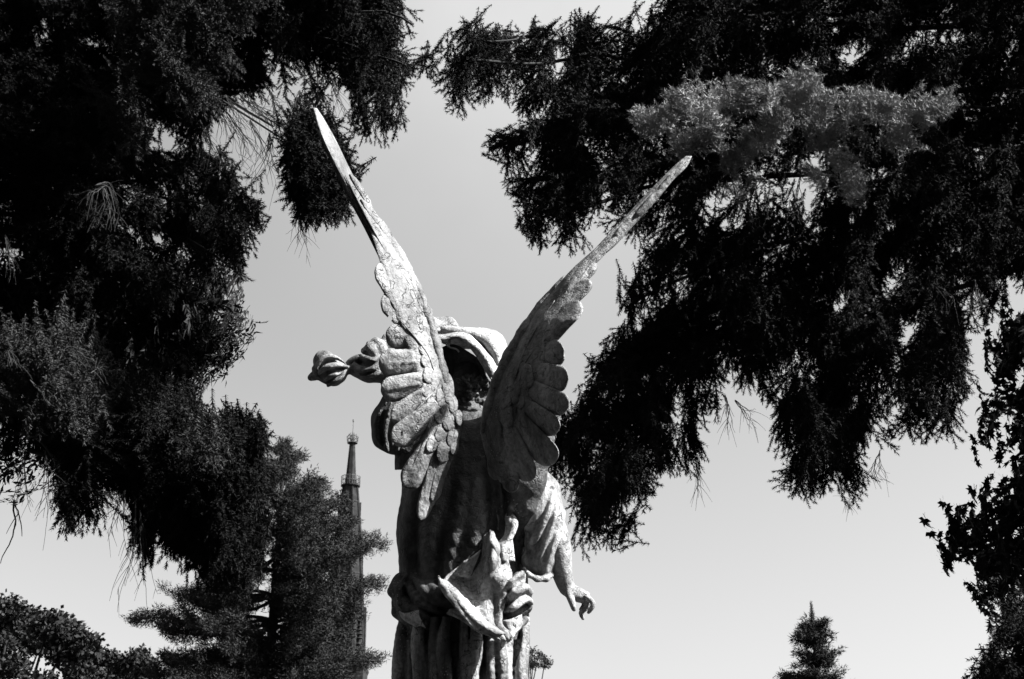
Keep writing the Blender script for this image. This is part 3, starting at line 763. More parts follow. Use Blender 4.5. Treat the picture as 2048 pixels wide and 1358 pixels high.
edge_tube(RW, [(1130, 552), (1095, 594), (1062, 640), (1034, 685), (1008, 735), (990, 780), (975, 830), (968, 870)], wfR, [3, 8, 11, 13, 14, 13, 12, 7], 3, sw=.9)
for pts in ([(1350, 335), (1270, 420), (1190, 500), (1110, 590)], [(1300, 390), (1220, 470), (1130, 560)], [(1110, 600), (1060, 680), (1030, 760), (1010, 830)], [(1075, 690), (1045, 740), (1030, 830)], [(1165, 560), (1120, 610), (1090, 660)]):
    edge_tube(RW, pts, wfR, [.6, 2.6, 2.6, .6], 10 if pts[0][1] < 600 else 15, 7, 30)
RW.V = [W(np.concatenate(RW.V))]
RW.build('wing', M_WING_PALE, statue, label='right wing, dark and turned away from the sun')
print('statue', time.time() - T0)

# ---- pedestal (just below the frame)
ped = group_root('pedestal', (sx, YS, 0), 'tall grey granite pedestal carrying the bronze angel', 'pedestal')
def box(mb, x0, x1, y0, y1, z0, z1, bev=.01):
    b = bev
    pts = []
    for z, s in ((z0, b), (z0 + b, 0), (z1 - b, 0), (z1, b)):
        pts += [(x0 + s, y0 + s, z), (x1 - s, y0 + s, z), (x1 - s, y1 - s, z), (x0 + s, y1 - s, z)]
    F = [(3, 2, 1, 0), (12, 13, 14, 15)]
    for i in range(3):
        for k in range(4): F.append((i * 4 + k, i * 4 + (k + 1) % 4, (i + 1) * 4 + (k + 1) % 4, (i + 1) * 4 + k))
    mb.add(pts, F)
for nm, hw, z0, z1 in (('plinth', .75, -.1, .3), ('shaft', .55, .3, FOOT_Z - .2), ('cornice', .66, FOOT_Z - .2, FOOT_Z + .004)):
    mb = MB(); box(mb, sx - hw, sx + hw, YS - hw, YS + hw, z0, z1, .02); mb.build(nm, M_GRANITE, ped, False)

# ------------------------------------------------------------------ FOLIAGE
def in_poly(P, poly):
    x, y = P[:, 0], P[:, 1]; c = np.zeros(len(P), bool); poly = np.asarray(poly, float); n = len(poly)
    for i in range(n):
        x1, y1 = poly[i]; x2, y2 = poly[(i + 1) % n]
        m = ((y1 > y) != (y2 > y)) & (x < (x2 - x1) * (y - y1) / (y2 - y1 + 1e-12) + x1)
        c ^= m
    return c

def sample_poly(poly, n, rng, holes=(), gapscale=None, gapth=.0, seed=0):
    poly = np.asarray(poly, float); lo = poly.min(0); hi = poly.max(0); out = []; got = 0
    area = 0.5 * abs(np.dot(poly[:, 0], np.roll(poly[:, 1], 1)) - np.dot(poly[:, 1], np.roll(poly[:, 0], 1)))
    need = n
    while got < need:
        P = lo + rng.rand(need * 3, 2) * (hi - lo); k = in_poly(P, poly)
        for h in holes: k &= ~(in_poly(P, h) & (rng.rand(len(P)) > .06))
        if gapscale:
            q = np.concatenate([P, np.zeros((len(P), 1))], 1)
            k &= (vn(q, gapscale, seed) + .5 * vn(q, gapscale * .45, seed + 1)) > gapth - rng.rand(len(P)) * .5
        P = P[k]; out.append(P); got += len(P)
    return np.concatenate(out)[:need]

def needle_shoot(rng, L, nl, dens, width=.0028, alpha=52, stem=.0022):
    n = max(6, int(L * dens)); t = np.sort(rng.rand(n)) ** .9
    a = np.radians(alpha + rng.randn(n) * 13) * np.clip(1.15 - .55 * t ** 3, .4, 1.2); ph = rng.rand(n) * 2 * np.pi
    d = np.stack([np.cos(a), np.sin(a) * np.cos(ph), np.sin(a) * np.sin(ph)], 1)
    b = np.stack([t * L, 0 * t, 0 * t], 1); ln = nl * (.75 + .4 * rng.rand(n))
    tip = b + d * ln[:, None]; wv = np.cross(d, rng.randn(n, 3)); wv /= np.linalg.norm(wv, axis=1)[:, None] + 1e-9
    tri = np.stack([b - wv * width / 2, b + wv * width / 2, tip], 1)
    s = stem; st = np.array([[[0, -s, 0], [0, s, 0], [L, 0, 0]], [[0, 0, -s], [0, 0, s], [L, 0, 0]]])
    return np.concatenate([tri, st])

def rot_to(d, roll):
    """matrices taking +x to d with a roll"""
    d = d / (np.linalg.norm(d, axis=1)[:, None] + 1e-9)
    up = np.tile(np.array([0, 0, 1.0]), (len(d), 1)); bad = np.abs(d[:, 2]) > .95; up[bad] = [0, 1.0, 0]
    y = np.cross(up, d); y /= np.linalg.norm(y, axis=1)[:, None]; z = np.cross(d, y)
    c, s = np.cos(roll)[:, None], np.sin(roll)[:, None]
    return np.stack([d, y * c + z * s, z * c - y * s], 2)

def spray(rng, L=.34, nl=.02, dens=230, side=7, ang=42, droop=.5, width=.0028, ratio=.55):
    T = [needle_shoot(rng, L, nl, dens, width)]
    for i in range(side):
        t = .1 + .8 * (i + rng.rand() * .5) / side; sg = 1 if i % 2 else -1
        l = L * ratio * (1.05 - t) * rng.uniform(.75, 1.25) + .03
        a = math.radians(ang + rng.randn() * 8); el = math.radians(rng.randn() * 16 - 6)
        d = np.array([[math.cos(a) * math.cos(el), sg * math.sin(a) * math.cos(el), math.sin(el)]])
        S = needle_shoot(rng, l, nl * .92, dens, width)
        if l > L * .3:
            k = needle_shoot(rng, l * .45, nl * .85, dens, width); R2 = rot_to(np.array([[.75, .6 * sg, 0]]), np.zeros(1))[0]
            S = np.concatenate([S, k @ R2.T + np.array([l * .4, 0, 0])])
        R = rot_to(d, rng.rand(1) * 6)[0]
        T.append(S @ R.T + np.array([t * L, 0, 0]))
    T = np.concatenate(T)
    T[..., 2] -= droop * T[..., 0] ** 2 / L
    return T

def place(templates, P, D, roll, scale, rng, offk=.95):
    """instances: tip of each template's main stem at P, pointing along D"""
    out = []
    pick = rng.randint(0, len(templates), len(P)); R = rot_to(D, roll)
    for k, T in enumerate(templates):
        m = pick == k
        if not m.any(): continue
        q = np.einsum('nij,tj->nti', R[m], T.reshape(-1, 3)) * scale[m][:, None, None]
        L = T[..., 0].max(); tip = T.reshape(-1, 3)[T[..., 0].argmax()]
        off = np.einsum('nij,j->ni', R[m], tip * offk) * scale[m][:, None]
        out.append((q + (P[m] - off)[:, None, :]).reshape(-1, 3, 3))
    return np.concatenate(out)

def tri_obj(name, T, mat, parent):
    V = T.reshape(-1, 3); F = np.arange(len(V)).reshape(-1, 3)
    return mesh_obj(name, V, F, mat, parent, smooth=False)

rt = np.random.RandomState(21)
SPR = [spray(rt, .17 + .025 * i, .025, 620, 5, 40, .25, .0046, ratio=.55) for i in range(5)]
HANG = [spray(rt, .22 + .04 * i, .023, 580, 3, 17, .03, .0046, ratio=.6) for i in range(5)]
SHORT = [spray(rt, .13 + .02 * i, .030, 460, 3, 38, .1, .0030, ratio=.6) for i in range(4)]

def spine_dir(P2, spines, out=.7, down=.45):
    """direction for each 2D photo point from the nearest limb: along it, away from it, and down (image space)"""
    best = np.full(len(P2), 1e9); D = np.zeros((len(P2), 2)); rank = np.zeros(len(P2))
    for s in spines:
        s = smooth_poly(np.asarray(s, float), 24)
        for a, b in zip(s[:-1], s[1:]):
            ab = b - a; t = np.clip(((P2 - a) @ ab) / (ab @ ab + 1e-9), 0, 1); c = a + t[:, None] * ab; v = P2 - c; d = np.linalg.norm(v, axis=1)
            m = d < best; best[m] = d[m]
            tg = ab / (np.linalg.norm(ab) + 1e-9); vv_ = v / (d[:, None] + 8)
            D[m] = (tg[None] * .55 + out * vv_)[m]
    D[:, 1] += down
    return D

def conifer_layer(polys, spines, count, Y0, Y1, rng, tmpl, out=.7, down=.45, sc=(.8, 1.2), holes=(), gap=None, gapth=-.6, seed=0, noise_=.35, clump=60):
    areas = []
    for p in polys:
        p = np.asarray(p, float); areas.append(0.5 * abs(np.dot(p[:, 0], np.roll(p[:, 1], 1)) - np.dot(p[:, 1], np.roll(p[:, 0], 1))))
    areas = np.array(areas) / sum(areas); res = []
    holes = [np.asarray(h, float).mean(0) + (np.asarray(h, float) - np.asarray(h, float).mean(0)) * 1.2 for h in holes]
    K = 7; count = count * .8
    for p, a in zip(polys, areas):
        n = max(4, int(count * a / K)); C = sample_poly(p, n, rng, holes, gap, gapth, seed)
        Dc = spine_dir(C, spines, out, down); Dc /= np.linalg.norm(Dc, axis=1)[:, None] + 1e-6
        Dc = Dc + rng.randn(n, 2) * .25; Dc /= np.linalg.norm(Dc, axis=1)[:, None]
        Yc = rng.uniform(Y0, Y1, n); k = int(K * 1.3)
        al = rng.uniform(-1, .35, (n, k)); fan = rng.randn(n, k)
        P2 = C[:, None] + Dc[:, None] * (al * clump)[..., None] + np.stack([-Dc[:, 1], Dc[:, 0]], -1)[:, None] * (fan * clump * .22 * (1 - .4 * al))[..., None]
        ca = fan * .35; D2 = np.stack([Dc[:, None, 0] * np.cos(ca) - Dc[:, None, 1] * np.sin(ca), Dc[:, None, 0] * np.sin(ca) + Dc[:, None, 1] * np.cos(ca)], -1)
        Y = Yc[:, None] + rng.randn(n, k) * .07
        P2 = P2.reshape(-1, 2); D2 = D2.reshape(-1, 2); Y = Y.ravel(); ok = in_poly(P2, p)
        for h in holes: ok &= ~(in_poly(P2, h) & (rng.rand(len(P2)) > .1))
        P2, D2, Y = P2[ok], D2[ok], Y[ok]; n = len(P2)
        if not n: continue
        P = at(P2[:, 0], P2[:, 1], Y)
        D = np.stack([D2[:, 0], rng.randn(n) * .3, -D2[:, 1]], 1) + rng.randn(n, 3) * noise_ * .5
        res.append(place(tmpl, P, D, rng.randn(n) * .9, rng.uniform(sc[0], sc[1], n), rng, .72 if tmpl[0] is HANG[0] else .95))
    return np.concatenate(res)

def limb_obj(name, pts2, Y0, Y1, r0, r1, parent, n=22, mat=None, seed=0):
    P2 = smooth_poly(np.array(pts2, float), n); Y = np.linspace(Y0, Y1, n)
    P = at(P2[:, 0], P2[:, 1], Y); P = P + np.stack([vn(P, .5, seed), vn(P, .5, seed + 1), vn(P, .5, seed + 2)], -1) * .05
    P = P[:int(n * .86)]; m = MB(); m.add(*tube(P, np.linspace(r0 * .5, r1 * .5, n)[:len(P)], 8)); return m.build(name, mat or M_BARK, parent)

def trunk_obj(x, y, h, r0, r1, parent, seed=0, lean=0):
    z = np.linspace(-.1, h, 30); P = np.stack([x + .06 * np.sin(z * .5 + seed) + lean * z, y + .05 * np.cos(z * .4 + seed), z], -1)
    R = np.interp(z, [0, .6, h], [r0 * 1.35, r0, r1]); m = MB(); m.add(*tube(P, R, 14)); return m.build('trunk', M_BARK, parent)

def bare_twigs(strokes, Y, parent, rng, per=6, spread=30, r=.0022, name='bare_twig', mat=None):
    for s in strokes:
        s = np.array(s, float); m = MB()
        for k in range(per):
            off = rng.randn(2) * spread * .12; end = rng.randn(2) * spread; f = np.linspace(0, 1, len(s))[:, None]
            fr = rng.uniform(.55, 1.0); q = smooth_poly(s + off * f + end * f ** 1.5, 20)[:max(5, int(20 * fr))]
            q = q + np.cumsum(rng.randn(*q.shape) * 1.1 * (np.arange(len(q)) > 0)[:, None], 0); yv = Y + rng.uniform(-.25, .25) * np.linspace(0, 1, len(q))
            m.add(*tube(at(q[:, 0], q[:, 1], yv), np.linspace(r, r * .35, len(q)), 4, False))
            for j in range(rng.randint(1, 4)):
                i = rng.randint(3, len(q) - 1); dd = q[i] - q[i - 1]; dd /= np.linalg.norm(dd) + 1e-6; a = rng.uniform(.4, .8) * rng.choice([-1, 1])
                dr = np.array([dd[0] * math.cos(a) - dd[1] * math.sin(a), dd[0] * math.sin(a) + dd[1] * math.cos(a)])
                L = rng.uniform(12, 45); tt = np.linspace(0, 1, 6)[:, None]; b = q[i] + dr * L * tt + np.array([0, 1]) * L * .3 * tt ** 2
                m.add(*tube(at(b[:, 0], b[:, 1], np.full(6, yv[i])), np.linspace(r * .6, r * .25, 6), 4, False))
        m.build(name, mat or M_BARK, parent)

# ============ left spruce
rng = np.random.RandomState(101)
LSx, LSy = at(-330, 600, 8.6)[0], 8.6
ls = group_root('spruce_tree', (LSx, LSy, 0), 'tall dark spruce filling the upper left, its boughs reaching the left wing tip', 'tree')
trunk_obj(LSx, LSy, 15, .32, .05, ls)
LSP = [[(-250, 40), (200, 20), (500, 20), (800, 40), (838, 70)], [(300, 60), (560, 60), (760, 110), (840, 150)], [(640, 60), (740, 160), (760, 320)],
       [(-250, 200), (0, 175), (300, 175), (430, 200), (540, 260), (600, 295)], [(600, 60), (630, 150), (640, 235)],
       [(-250, 330), (100, 330), (350, 390), (530, 445)], [(-250, 420), (200, 430), (420, 500), (525, 585)], [(-250, 500), (100, 500), (400, 560)]]
for i, s in enumerate(LSP): limb_obj('limb', s, 8.4, 7.3, .045 if i not in (2, 4) else .018, .006, ls, seed=i)
polyA = [(-320, -300), (900, -300), (860, -120), (815, -20), (800, 10), (830, 45), (838, 70), (812, 88), (798, 112), (820, 130), (845, 145), (830, 165), (805, 178), (788, 210), (795, 240), (812, 275), (806, 300), (786, 305), (765, 318), (748, 332), (728, 300), (706, 290), (700, 210), (682, 175), (660, 160), (650, 232), (622, 236), (600, 172), (540, 190), (480, 185), (468, 250), (425, 270), (402, 300), (445, 330), (490, 380), (488, 408), (465, 424), (520, 436), (538, 450), (522, 470), (500, 482), (495, 505), (522, 560), (530, 582), (500, 588), (475, 566), (440, 590), (400, 620), (250, 640), (100, 640), (0, 620), (-320, 640)]
gapA = [[(-30, 492), (40, 488), (62, 520), (50, 552), (-30, 575)], [(20, 145), (60, 150), (66, 172), (30, 170)], [(270, 175), (330, 180), (310, 200), (280, 195)], [(310, 370), (330, 350), (335, 395), (318, 400)], [(345, 520), (380, 530), (380, 560), (350, 545)]]
ft = [conifer_layer([polyA], LSP, 3800, 7.2, 9.3, rng, SPR, holes=gapA, gap=60, gapth=-.75, seed=1),
      conifer_layer([polyA], LSP, 2600, 7.4, 9.4, rng, HANG, .25, 1.4, holes=gapA, gap=36, gapth=-.45, seed=2, noise_=.18, clump=75),
      conifer_layer([[(-320, -300), (640, -300), (700, -50), (560, 120), (420, 160), (300, 320), (330, 460), (100, 470), (-320, 560)]], LSP, 2200, 8.0, 9.8, rng, SPR, holes=gapA, seed=3),
      conifer_layer([[(560, -200), (780, -60), (820, 60), (790, 100), (780, 180), (740, 200), (660, 150), (560, 120), (500, 40)]], LSP, 900, 7.8, 9, rng, SPR, seed=3)]
# sub-bough with the fan of bare twigs
polyB = [(545, 330), (560, 300), (590, 275), (640, 262), (672, 290), (696, 350), (706, 415), (700, 440), (690, 428), (680, 440), (684, 470), (672, 486), (662, 470), (660, 440), (640, 430), (620, 445), (598, 436), (585, 400), (575, 370), (560, 365)]
LSB = [[(420, 190), (520, 245), (600, 290), (640, 320), (680, 420)], [(560, 268), (650, 290), (700, 400)], [(600, 290), (620, 440)]]
for i, s in enumerate(LSB): limb_obj('limb', s, 7.0, 6.7, .014, .003, ls, seed=30 + i)
ft.append(conifer_layer([polyB], LSB, 420, 6.5, 7.2, rng, HANG, .4, .9, seed=5))
tri_obj('foliage', np.concatenate(ft), M_NEEDLE, ls)
# nearer sprays, coloured paler to look sunlit
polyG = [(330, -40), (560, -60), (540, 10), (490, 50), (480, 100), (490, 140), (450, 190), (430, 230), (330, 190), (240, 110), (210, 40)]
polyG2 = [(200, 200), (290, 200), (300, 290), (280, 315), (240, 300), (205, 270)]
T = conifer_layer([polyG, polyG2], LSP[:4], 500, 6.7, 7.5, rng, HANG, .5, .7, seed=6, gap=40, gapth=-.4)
tri_obj('outer_foliage', T, M_NEEDLE_HALF_LIT, ls)
bare_twigs([[(430, 215), (460, 260), (480, 330)], [(500, 240), (520, 300), (515, 370)], [(450, 220), (500, 280), (545, 340)], [(540, 265), (540, 320), (500, 390)], [(600, 430), (600, 470), (580, 530)], [(665, 160), (672, 210), (690, 270)], [(400, 240), (420, 300), (430, 340)], [(480, 190), (520, 230), (560, 260)], [(540, 180), (560, 220), (570, 280)], [(600, 180), (590, 220), (575, 270)], [(450, 190), (480, 240), (510, 300)], [(500, 200), (545, 250), (600, 300)], [(570, 190), (600, 240), (640, 270)], [(10, 470), (20, 520), (15, 560)]], 6.8, ls, rng, 8, 26)
bare_twigs([[(190, 372), (215, 372), (232, 420), (235, 470)], [(210, 372), (180, 385), (150, 415)], [(205, 375), (215, 410), (205, 450)]], 6.5, ls, rng, 5, 10, .003, 'bare_twig', M_TWIG)

# ============ weeping lower-left spruce
rng = np.random.RandomState(202)
wx = at(-260, 900, 7.4)[0]
ws = group_root('spruce_tree', (wx, 7.4, 0), 'weeping spruce at the lower left edge with hanging shoots and bare dangling twigs', 'tree')
trunk_obj(wx, 7.4, 5.6, .20, .04, ws, 2)
WSP = [[(-250, 760), (-60, 720), (90, 720), (190, 760), (215, 850)], [(-250, 850), (60, 830), (250, 850), (420, 890), (535, 890)], [(60, 900), (250, 930), (400, 980), (500, 1050)], [(350, 950), (450, 1020), (490, 1180)], [(-100, 900), (60, 880), (150, 960)]]
for i, s in enumerate(WSP): limb_obj('limb', s, 7.3, 6.6, .03, .004, ws, seed=50 + i)
polyC = [(-300, 690), (0, 690), (150, 700), (200, 740), (222, 800), (225, 870), (205, 905), (200, 960), (170, 940), (130, 930), (105, 930), (70, 895), (30, 890), (-300, 900)]
polyC2 = [(105, 900), (205, 900), (196, 1000), (190, 1056), (172, 1046), (160, 1020), (150, 1056), (138, 1050), (122, 1042), (120, 980), (108, 960)]
polyD = [(200, 820), (300, 800), (390, 842), (412, 862), (440, 886), (500, 878), (538, 872), (540, 895), (515, 920), (528, 960), (530, 1010), (516, 1070), (500, 1120), (470, 1190), (440, 1195), (400, 1150), (360, 1130), (342, 1095), (324, 1090), (315, 1050), (296, 1040), (296, 1150), (284, 1110), (278, 1020), (250, 1000), (230, 980), (205, 990), (200, 900)]
ft = [conifer_layer([polyC], WSP, 900, 6.9, 7.9, rng, HANG, .2, 1.2, seed=7), conifer_layer([polyC2], WSP, 80, 6.6, 7.2, rng, HANG, .05, 1.6, seed=8, noise_=.12),
      conifer_layer([polyD], WSP, 1700, 6.6, 8.0, rng, HANG + SPR[:2], .35, .9, seed=9, gap=50, gapth=-.8),
      conifer_layer([[(240, 830), (420, 890), (520, 890), (510, 1050), (460, 1160), (360, 1080), (330, 1000), (230, 930)]], WSP, 900, 7.2, 8.2, rng, SPR, .35, .9, seed=10)]
tri_obj('foliage', np.concatenate(ft), M_NEEDLE, ws)
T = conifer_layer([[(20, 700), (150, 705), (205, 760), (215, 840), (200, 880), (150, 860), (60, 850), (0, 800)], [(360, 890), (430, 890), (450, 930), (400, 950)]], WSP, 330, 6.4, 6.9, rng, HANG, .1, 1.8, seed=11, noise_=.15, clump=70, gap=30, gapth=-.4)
tri_obj('outer_foliage', T, M_NEEDLE_HALF_LIT, ws)
bare_twigs([[(272, 1000), (265, 1100), (240, 1180), (230, 1270)], [(280, 1020), (285, 1120), (290, 1230)], [(90, 900), (100, 980), (80, 1100)], [(50, 900), (50, 980), (60, 1040)], [(250, 980), (235, 1040), (230, 1100)], [(190, 980), (230, 1000), (250, 1030)]], 6.6, ws, rng, 6, 20)
bare_twigs([[(0, 720), (20, 700), (35, 730)], [(120, 720), (135, 700), (160, 720), (180, 780)], [(180, 745), (200, 735), (215, 770)], [(60, 760), (90, 790), (100, 830)]], 6.3, ws, rng, 4, 14, .003, 'bare_twig', M_TWIG)

# ============ leaf templates
def leaf_tri(L, Wd, fold=.25):
    """lance leaf along +x as four triangles"""
    a = np.array([0, 0, 0.]); b = np.array([L * .4, Wd / 2, fold * Wd]); c = np.array([L * .4, -Wd / 2, fold * Wd]); d = np.array([L, 0, -.1 * L]); e = np.array([L * .45, 0, 0])
    return np.array([[a, b, e], [b, d, e], [a, e, c], [e, d, c]])
def compound(rng, n=9, L=.19, l=.055, w=.021):
    T = [np.array([[[0, -.0015, 0], [0, .0015, 0], [L, 0, 0]]])]
    lf = leaf_tri(l, w)
    for i in range(n):
        t = 1.0 if i == n - 1 else .25 + .7 * (i // 2) / (n // 2); sg = 1 if i % 2 else -1; a = 0 if i == n - 1 else sg * math.radians(50 + rng.randn() * 8)
        R = rot_to(np.array([[math.cos(a), math.sin(a), -.2 + rng.randn() * .15]]), rng.randn(1) * .4)[0]; T.append(lf @ R.T * rng.uniform(.85, 1.15) + np.array([t * L, 0, 0]))
    T = np.concatenate(T); T[..., 2] -= .35 * T[..., 0] ** 2 / L; return T
def maple(rng, s=.085):
    A = np.radians([180, 130, 112, 85, 60, 45, 25, 10, 0, -10, -25, -45, -60, -85, -112, -130]); R = np.array([.12, .42, .5, .95 * .8, .45, .9, .5, .62, 1.0, .62, .5, .9, .45, .76, .5, .42]) * s
    c = np.array([s * .1, 0, 0]); pts = np.stack([R * np.cos(A) + s * .1, R * np.sin(A), -.35 * np.abs(R * np.sin(A)) + rng.randn(16) * .05 * s], 1)
    st = np.array([[[-s * .9, .001, 0], [-s * .9, -.001, 0], [0, 0, 0]]])
    return np.concatenate([np.array([[c, pts[i], pts[(i + 1) % 16]] for i in range(16)]), st])
def leafy_twig(rng, leaf, L=.35, n=7, droop=.4):
    T = [np.array([[[0, -.002, 0], [0, .002, 0], [L, 0, 0]], [[0, 0, -.002], [0, 0, .002], [L, 0, 0]]])]
    for i in range(n):
        t = .15 + .85 * i / (n - 1); a = math.radians(rng.uniform(25, 70)) * (1 if i % 2 else -1)
        R = rot_to(np.array([[math.cos(a), math.sin(a), rng.randn() * .4 - .3]]), rng.randn(1) * .7)[0]; T.append(leaf(rng) @ R.T + np.array([t * L, 0, 0]))
    T = np.concatenate(T); T[..., 2] -= droop * T[..., 0] ** 2 / L; return T
ASH = [leafy_twig(rt, compound, .28, 5) for _ in range(4)]
MAP = [leafy_twig(rt, lambda r: maple(r, .064), .30, 6) for _ in range(5)]

# ============ ash tree left
rng = np.random.RandomState(303)
ax = at(-420, 800, 10.5)[0]
ash = group_root('ash_tree', (ax, 10.5, 0), 'broadleaf tree with drooping feathered leaflets reaching out between the two left spruces', 'tree')
trunk_obj(ax, 10.5, 8.5, .2, .05, ash, 4)
ASP = [[(-300, 700), (0, 680), (200, 640), (400, 625)], [(-300, 760), (100, 730), (300, 720), (460, 720)], [(-250, 800), (100, 780), (300, 800), (400, 800)], [(-300, 900), (-60, 900), (10, 940), (30, 1020)]]
for i, s in enumerate(ASP): limb_obj('limb', s, 10.3, 9.5, .03, .005, ash, seed=70 + i)
polyE = [(-300, 600), (0, 560), (120, 610), (250, 620), (380, 590), (420, 585), (458, 596), (462, 650), (440, 668), (445, 690), (474, 715), (470, 742), (452, 770), (420, 770), (405, 800), (375, 826), (330, 840), (290, 850), (230, 840), (160, 800), (0, 800), (-300, 800)]
gE = [[(440, 668), (425, 640), (400, 655), (415, 670)], [(180, 640), (240, 645), (230, 660), (190, 655)], [(170, 680), (215, 690), (200, 730), (180, 710)], [(0, 640), (60, 650), (60, 680), (10, 670)]]
ft = [conifer_layer([polyE], ASP, 1500, 9.2, 11.0, rng, ASH, .6, .6, gap=40, gapth=-.5, holes=gE, seed=12), conifer_layer([[(-100, 900), (10, 905), (38, 940), (45, 985), (22, 1010), (18, 1060), (-60, 1080)]], ASP, 36, 9.4, 10, rng, ASH, .5, .7, seed=13)]
tri_obj('leaves', np.concatenate(ft), M_LEAF, ash)
bare_twigs([[(28, 1000), (28, 1060), (5, 1110), (0, 1150)], [(30, 1010), (45, 1070), (40, 1120)]], 9.6, ash, rng, 1, 4, .007, 'bare_twig', M_BARK)

# ============ right spruce
rng = np.random.RandomState(404)
RSx, RSy = at(2190, 600, 9.2)[0], 9.2
rsr = group_root('spruce_tree', (RSx, RSy, 0), 'huge near spruce filling the upper right with long drooping boughs behind the right wing', 'tree')
trunk_obj(RSx, RSy, 17, .36, .05, rsr, 6)
RSP = [[(2190, -40), (1800, 20), (1400, 40), (1290, 50)], [(2190, 20), (1700, 80), (1300, 110), (1100, 120), (950, 130), (830, 150)], [(1180, 110), (1060, 75), (920, 75)],
       [(2190, 150), (1700, 200), (1400, 230), (1150, 270), (1000, 310)], [(2190, 250), (1700, 330), (1300, 380), (1080, 440), (1065, 500)],
       [(2190, 330), (1800, 420), (1500, 500), (1300, 580), (1240, 620)], [(2190, 420), (1700, 520), (1400, 640), (1250, 760), (1150, 880), (1120, 950)],
       [(1500, 600), (1350, 780), (1250, 950), (1215, 1110)], [(1500, 640), (1420, 780), (1400, 900)], [(2190, 480), (1850, 600), (1700, 750), (1640, 1000)], [(2190, 520), (1950, 640), (1880, 760), (1870, 880)]]
for i, s in enumerate(RSP[:-1]): limb_obj('limb', s, 9.0, 7.4 if i < 9 else 8.2, .05 if i not in (2, 7, 8) else .02, .006, rsr, seed=80 + i)
polyF = [(1325, -300), (1330, -40), (1335, 5), (1300, 20), (1265, 32), (1252, 52), (1200, 50), (1165, 58), (1132, 66), (1160, 86), (1125, 102), (1085, 92), (1052, 66), (1040, 84), (1015, 82), (1000, 66), (975, 84), (940, 70), (908, 52), (898, 78), (925, 95), (938, 112), (900, 128), (862, 122), (822, 122), (822, 150), (850, 168), (862, 190), (885, 205), (915, 212), (925, 262), (938, 268), (948, 222), (960, 200), (995, 206), (990, 250), (972, 275), (950, 290), (978, 312), (1004, 300), (1012, 345), (996, 380), (994, 410), (1036, 408), (1062, 410), (1066, 440), (1054, 490), (1088, 506), (1094, 545), (1108, 520), (1128, 545), (1142, 505), (1180, 470), (1235, 465), (1262, 500), (1290, 545), (1252, 585), (1234, 612), (1268, 640), (1240, 672), (1195, 710), (1182, 735), (1152, 780), (1142, 810), (1160, 840), (1130, 880), (1098, 925), (1112, 950), (1106, 1000), (1140, 1015), (1148, 1050), (1135, 1075), (1165, 1085), (1188, 1138), (1212, 1128), (1250, 1100), (1244, 1068), (1284, 1030), (1286, 968), (1330, 962), (1366, 965), (1428, 934), (1412, 880), (1442, 850), (1446, 790), (1500, 775), (1540, 800),
         (1528, 825), (1550, 860), (1548, 912), (1558, 962), (1600, 1000), (1636, 1028), (1668, 992), (1730, 990), (1728, 950), (1702, 880), (1742, 888), (1758, 912), (1786, 905), (1784, 876), (1812, 868), (1850, 880), (1885, 895), (1920, 888), (1900, 830), (1950, 752), (1912, 700), (1938, 635), (1975, 652), (2048, 612), (2400, 600), (2400, -300)]
RH = [[(1540, 385), (1580, 370), (1640, 380), (1625, 420), (1600, 460), (1560, 472), (1530, 440)], [(1490, 370), (1515, 370), (1512, 400), (1495, 405)], [(1640, 20), (1665, 40), (1680, 80), (1650, 60)], [(1690, 95), (1708, 95), (1705, 125), (1690, 120)], [(1920, 0), (1965, -10), (1960, 20), (1935, 24)], [(1868, 20), (1890, 0), (1880, 50), (1850, 95)], [(1895, 190), (1920, 185), (1915, 210)], [(1880, 235), (1920, 215), (1915, 260), (1885, 250)], [(1920, 420), (1945, 405), (1940, 435)],
      [(1885, 560), (1905, 570), (1960, 600), (1950, 650), (1900, 640)], [(1765, 530), (1790, 540), (1785, 610), (1770, 580)], [(1500, 620), (1535, 620), (1520, 660), (1490, 650)], [(1625, 625), (1640, 630), (1640, 650)], [(1290, 390), (1302, 395), (1295, 410)], [(1090, 325), (1110, 325), (1105, 350)], [(1060, 215), (1095, 220), (1085, 270), (1065, 280)], [(1375, 780), (1395, 785), (1385, 800)], [(1880, 760), (1905, 790), (1880, 790)], [(1810, 700), (1830, 740), (1815, 760)], [(1355, 640), (1390, 620), (1385, 660)]]
lit = [(1262, 232), (1300, 195), (1340, 180), (1380, 165), (1440, 165), (1462, 130), (1520, 126), (1590, 130), (1635, 160), (1680, 180), (1720, 168), (1760, 180), (1800, 190), (1850, 165), (1872, 180), (1860, 210), (1830, 235), (1780, 245), (1740, 240), (1690, 250), (1700, 280), (1670, 300), (1640, 270), (1600, 290), (1560, 250), (1520, 270), (1480, 290), (1440, 260), (1400, 250), (1360, 240), (1300, 245)]
ft = [conifer_layer([polyF], RSP, 4300, 7.1, 9.4, rng, SPR, holes=RH, gap=46, gapth=-.38, clump=75, seed=14),
      conifer_layer([polyF], RSP, 4600, 7.2, 9.6, rng, HANG, .25, 1.5, holes=RH, gap=34, gapth=-.45, seed=15, noise_=.18, clump=75)]
core = [[(1350, -300), (1345, 20), (1200, 110), (1010, 130), (900, 155), (1010, 185), (1150, 200), (1180, 330), (1300, 420), (1480, 330), (1700, 330), (1830, 400), (1860, 520), (1830, 700), (1700, 640), (1480, 500), (1380, 520), (1300, 600), (1260, 720), (1180, 860), (1150, 980), (1200, 1080), (1250, 1000), (1300, 900), (1400, 860), (1450, 700), (1550, 740), (1620, 800), (1590, 920), (1640, 980), (1690, 900), (1680, 780), (1850, 780), (1900, 640), (2048, 560), (2400, 560), (2400, -300)]]
ft.append(conifer_layer(core, RSP, 3000, 8.2, 10.0, rng, SPR, holes=RH, gap=44, gapth=-.75, seed=16))
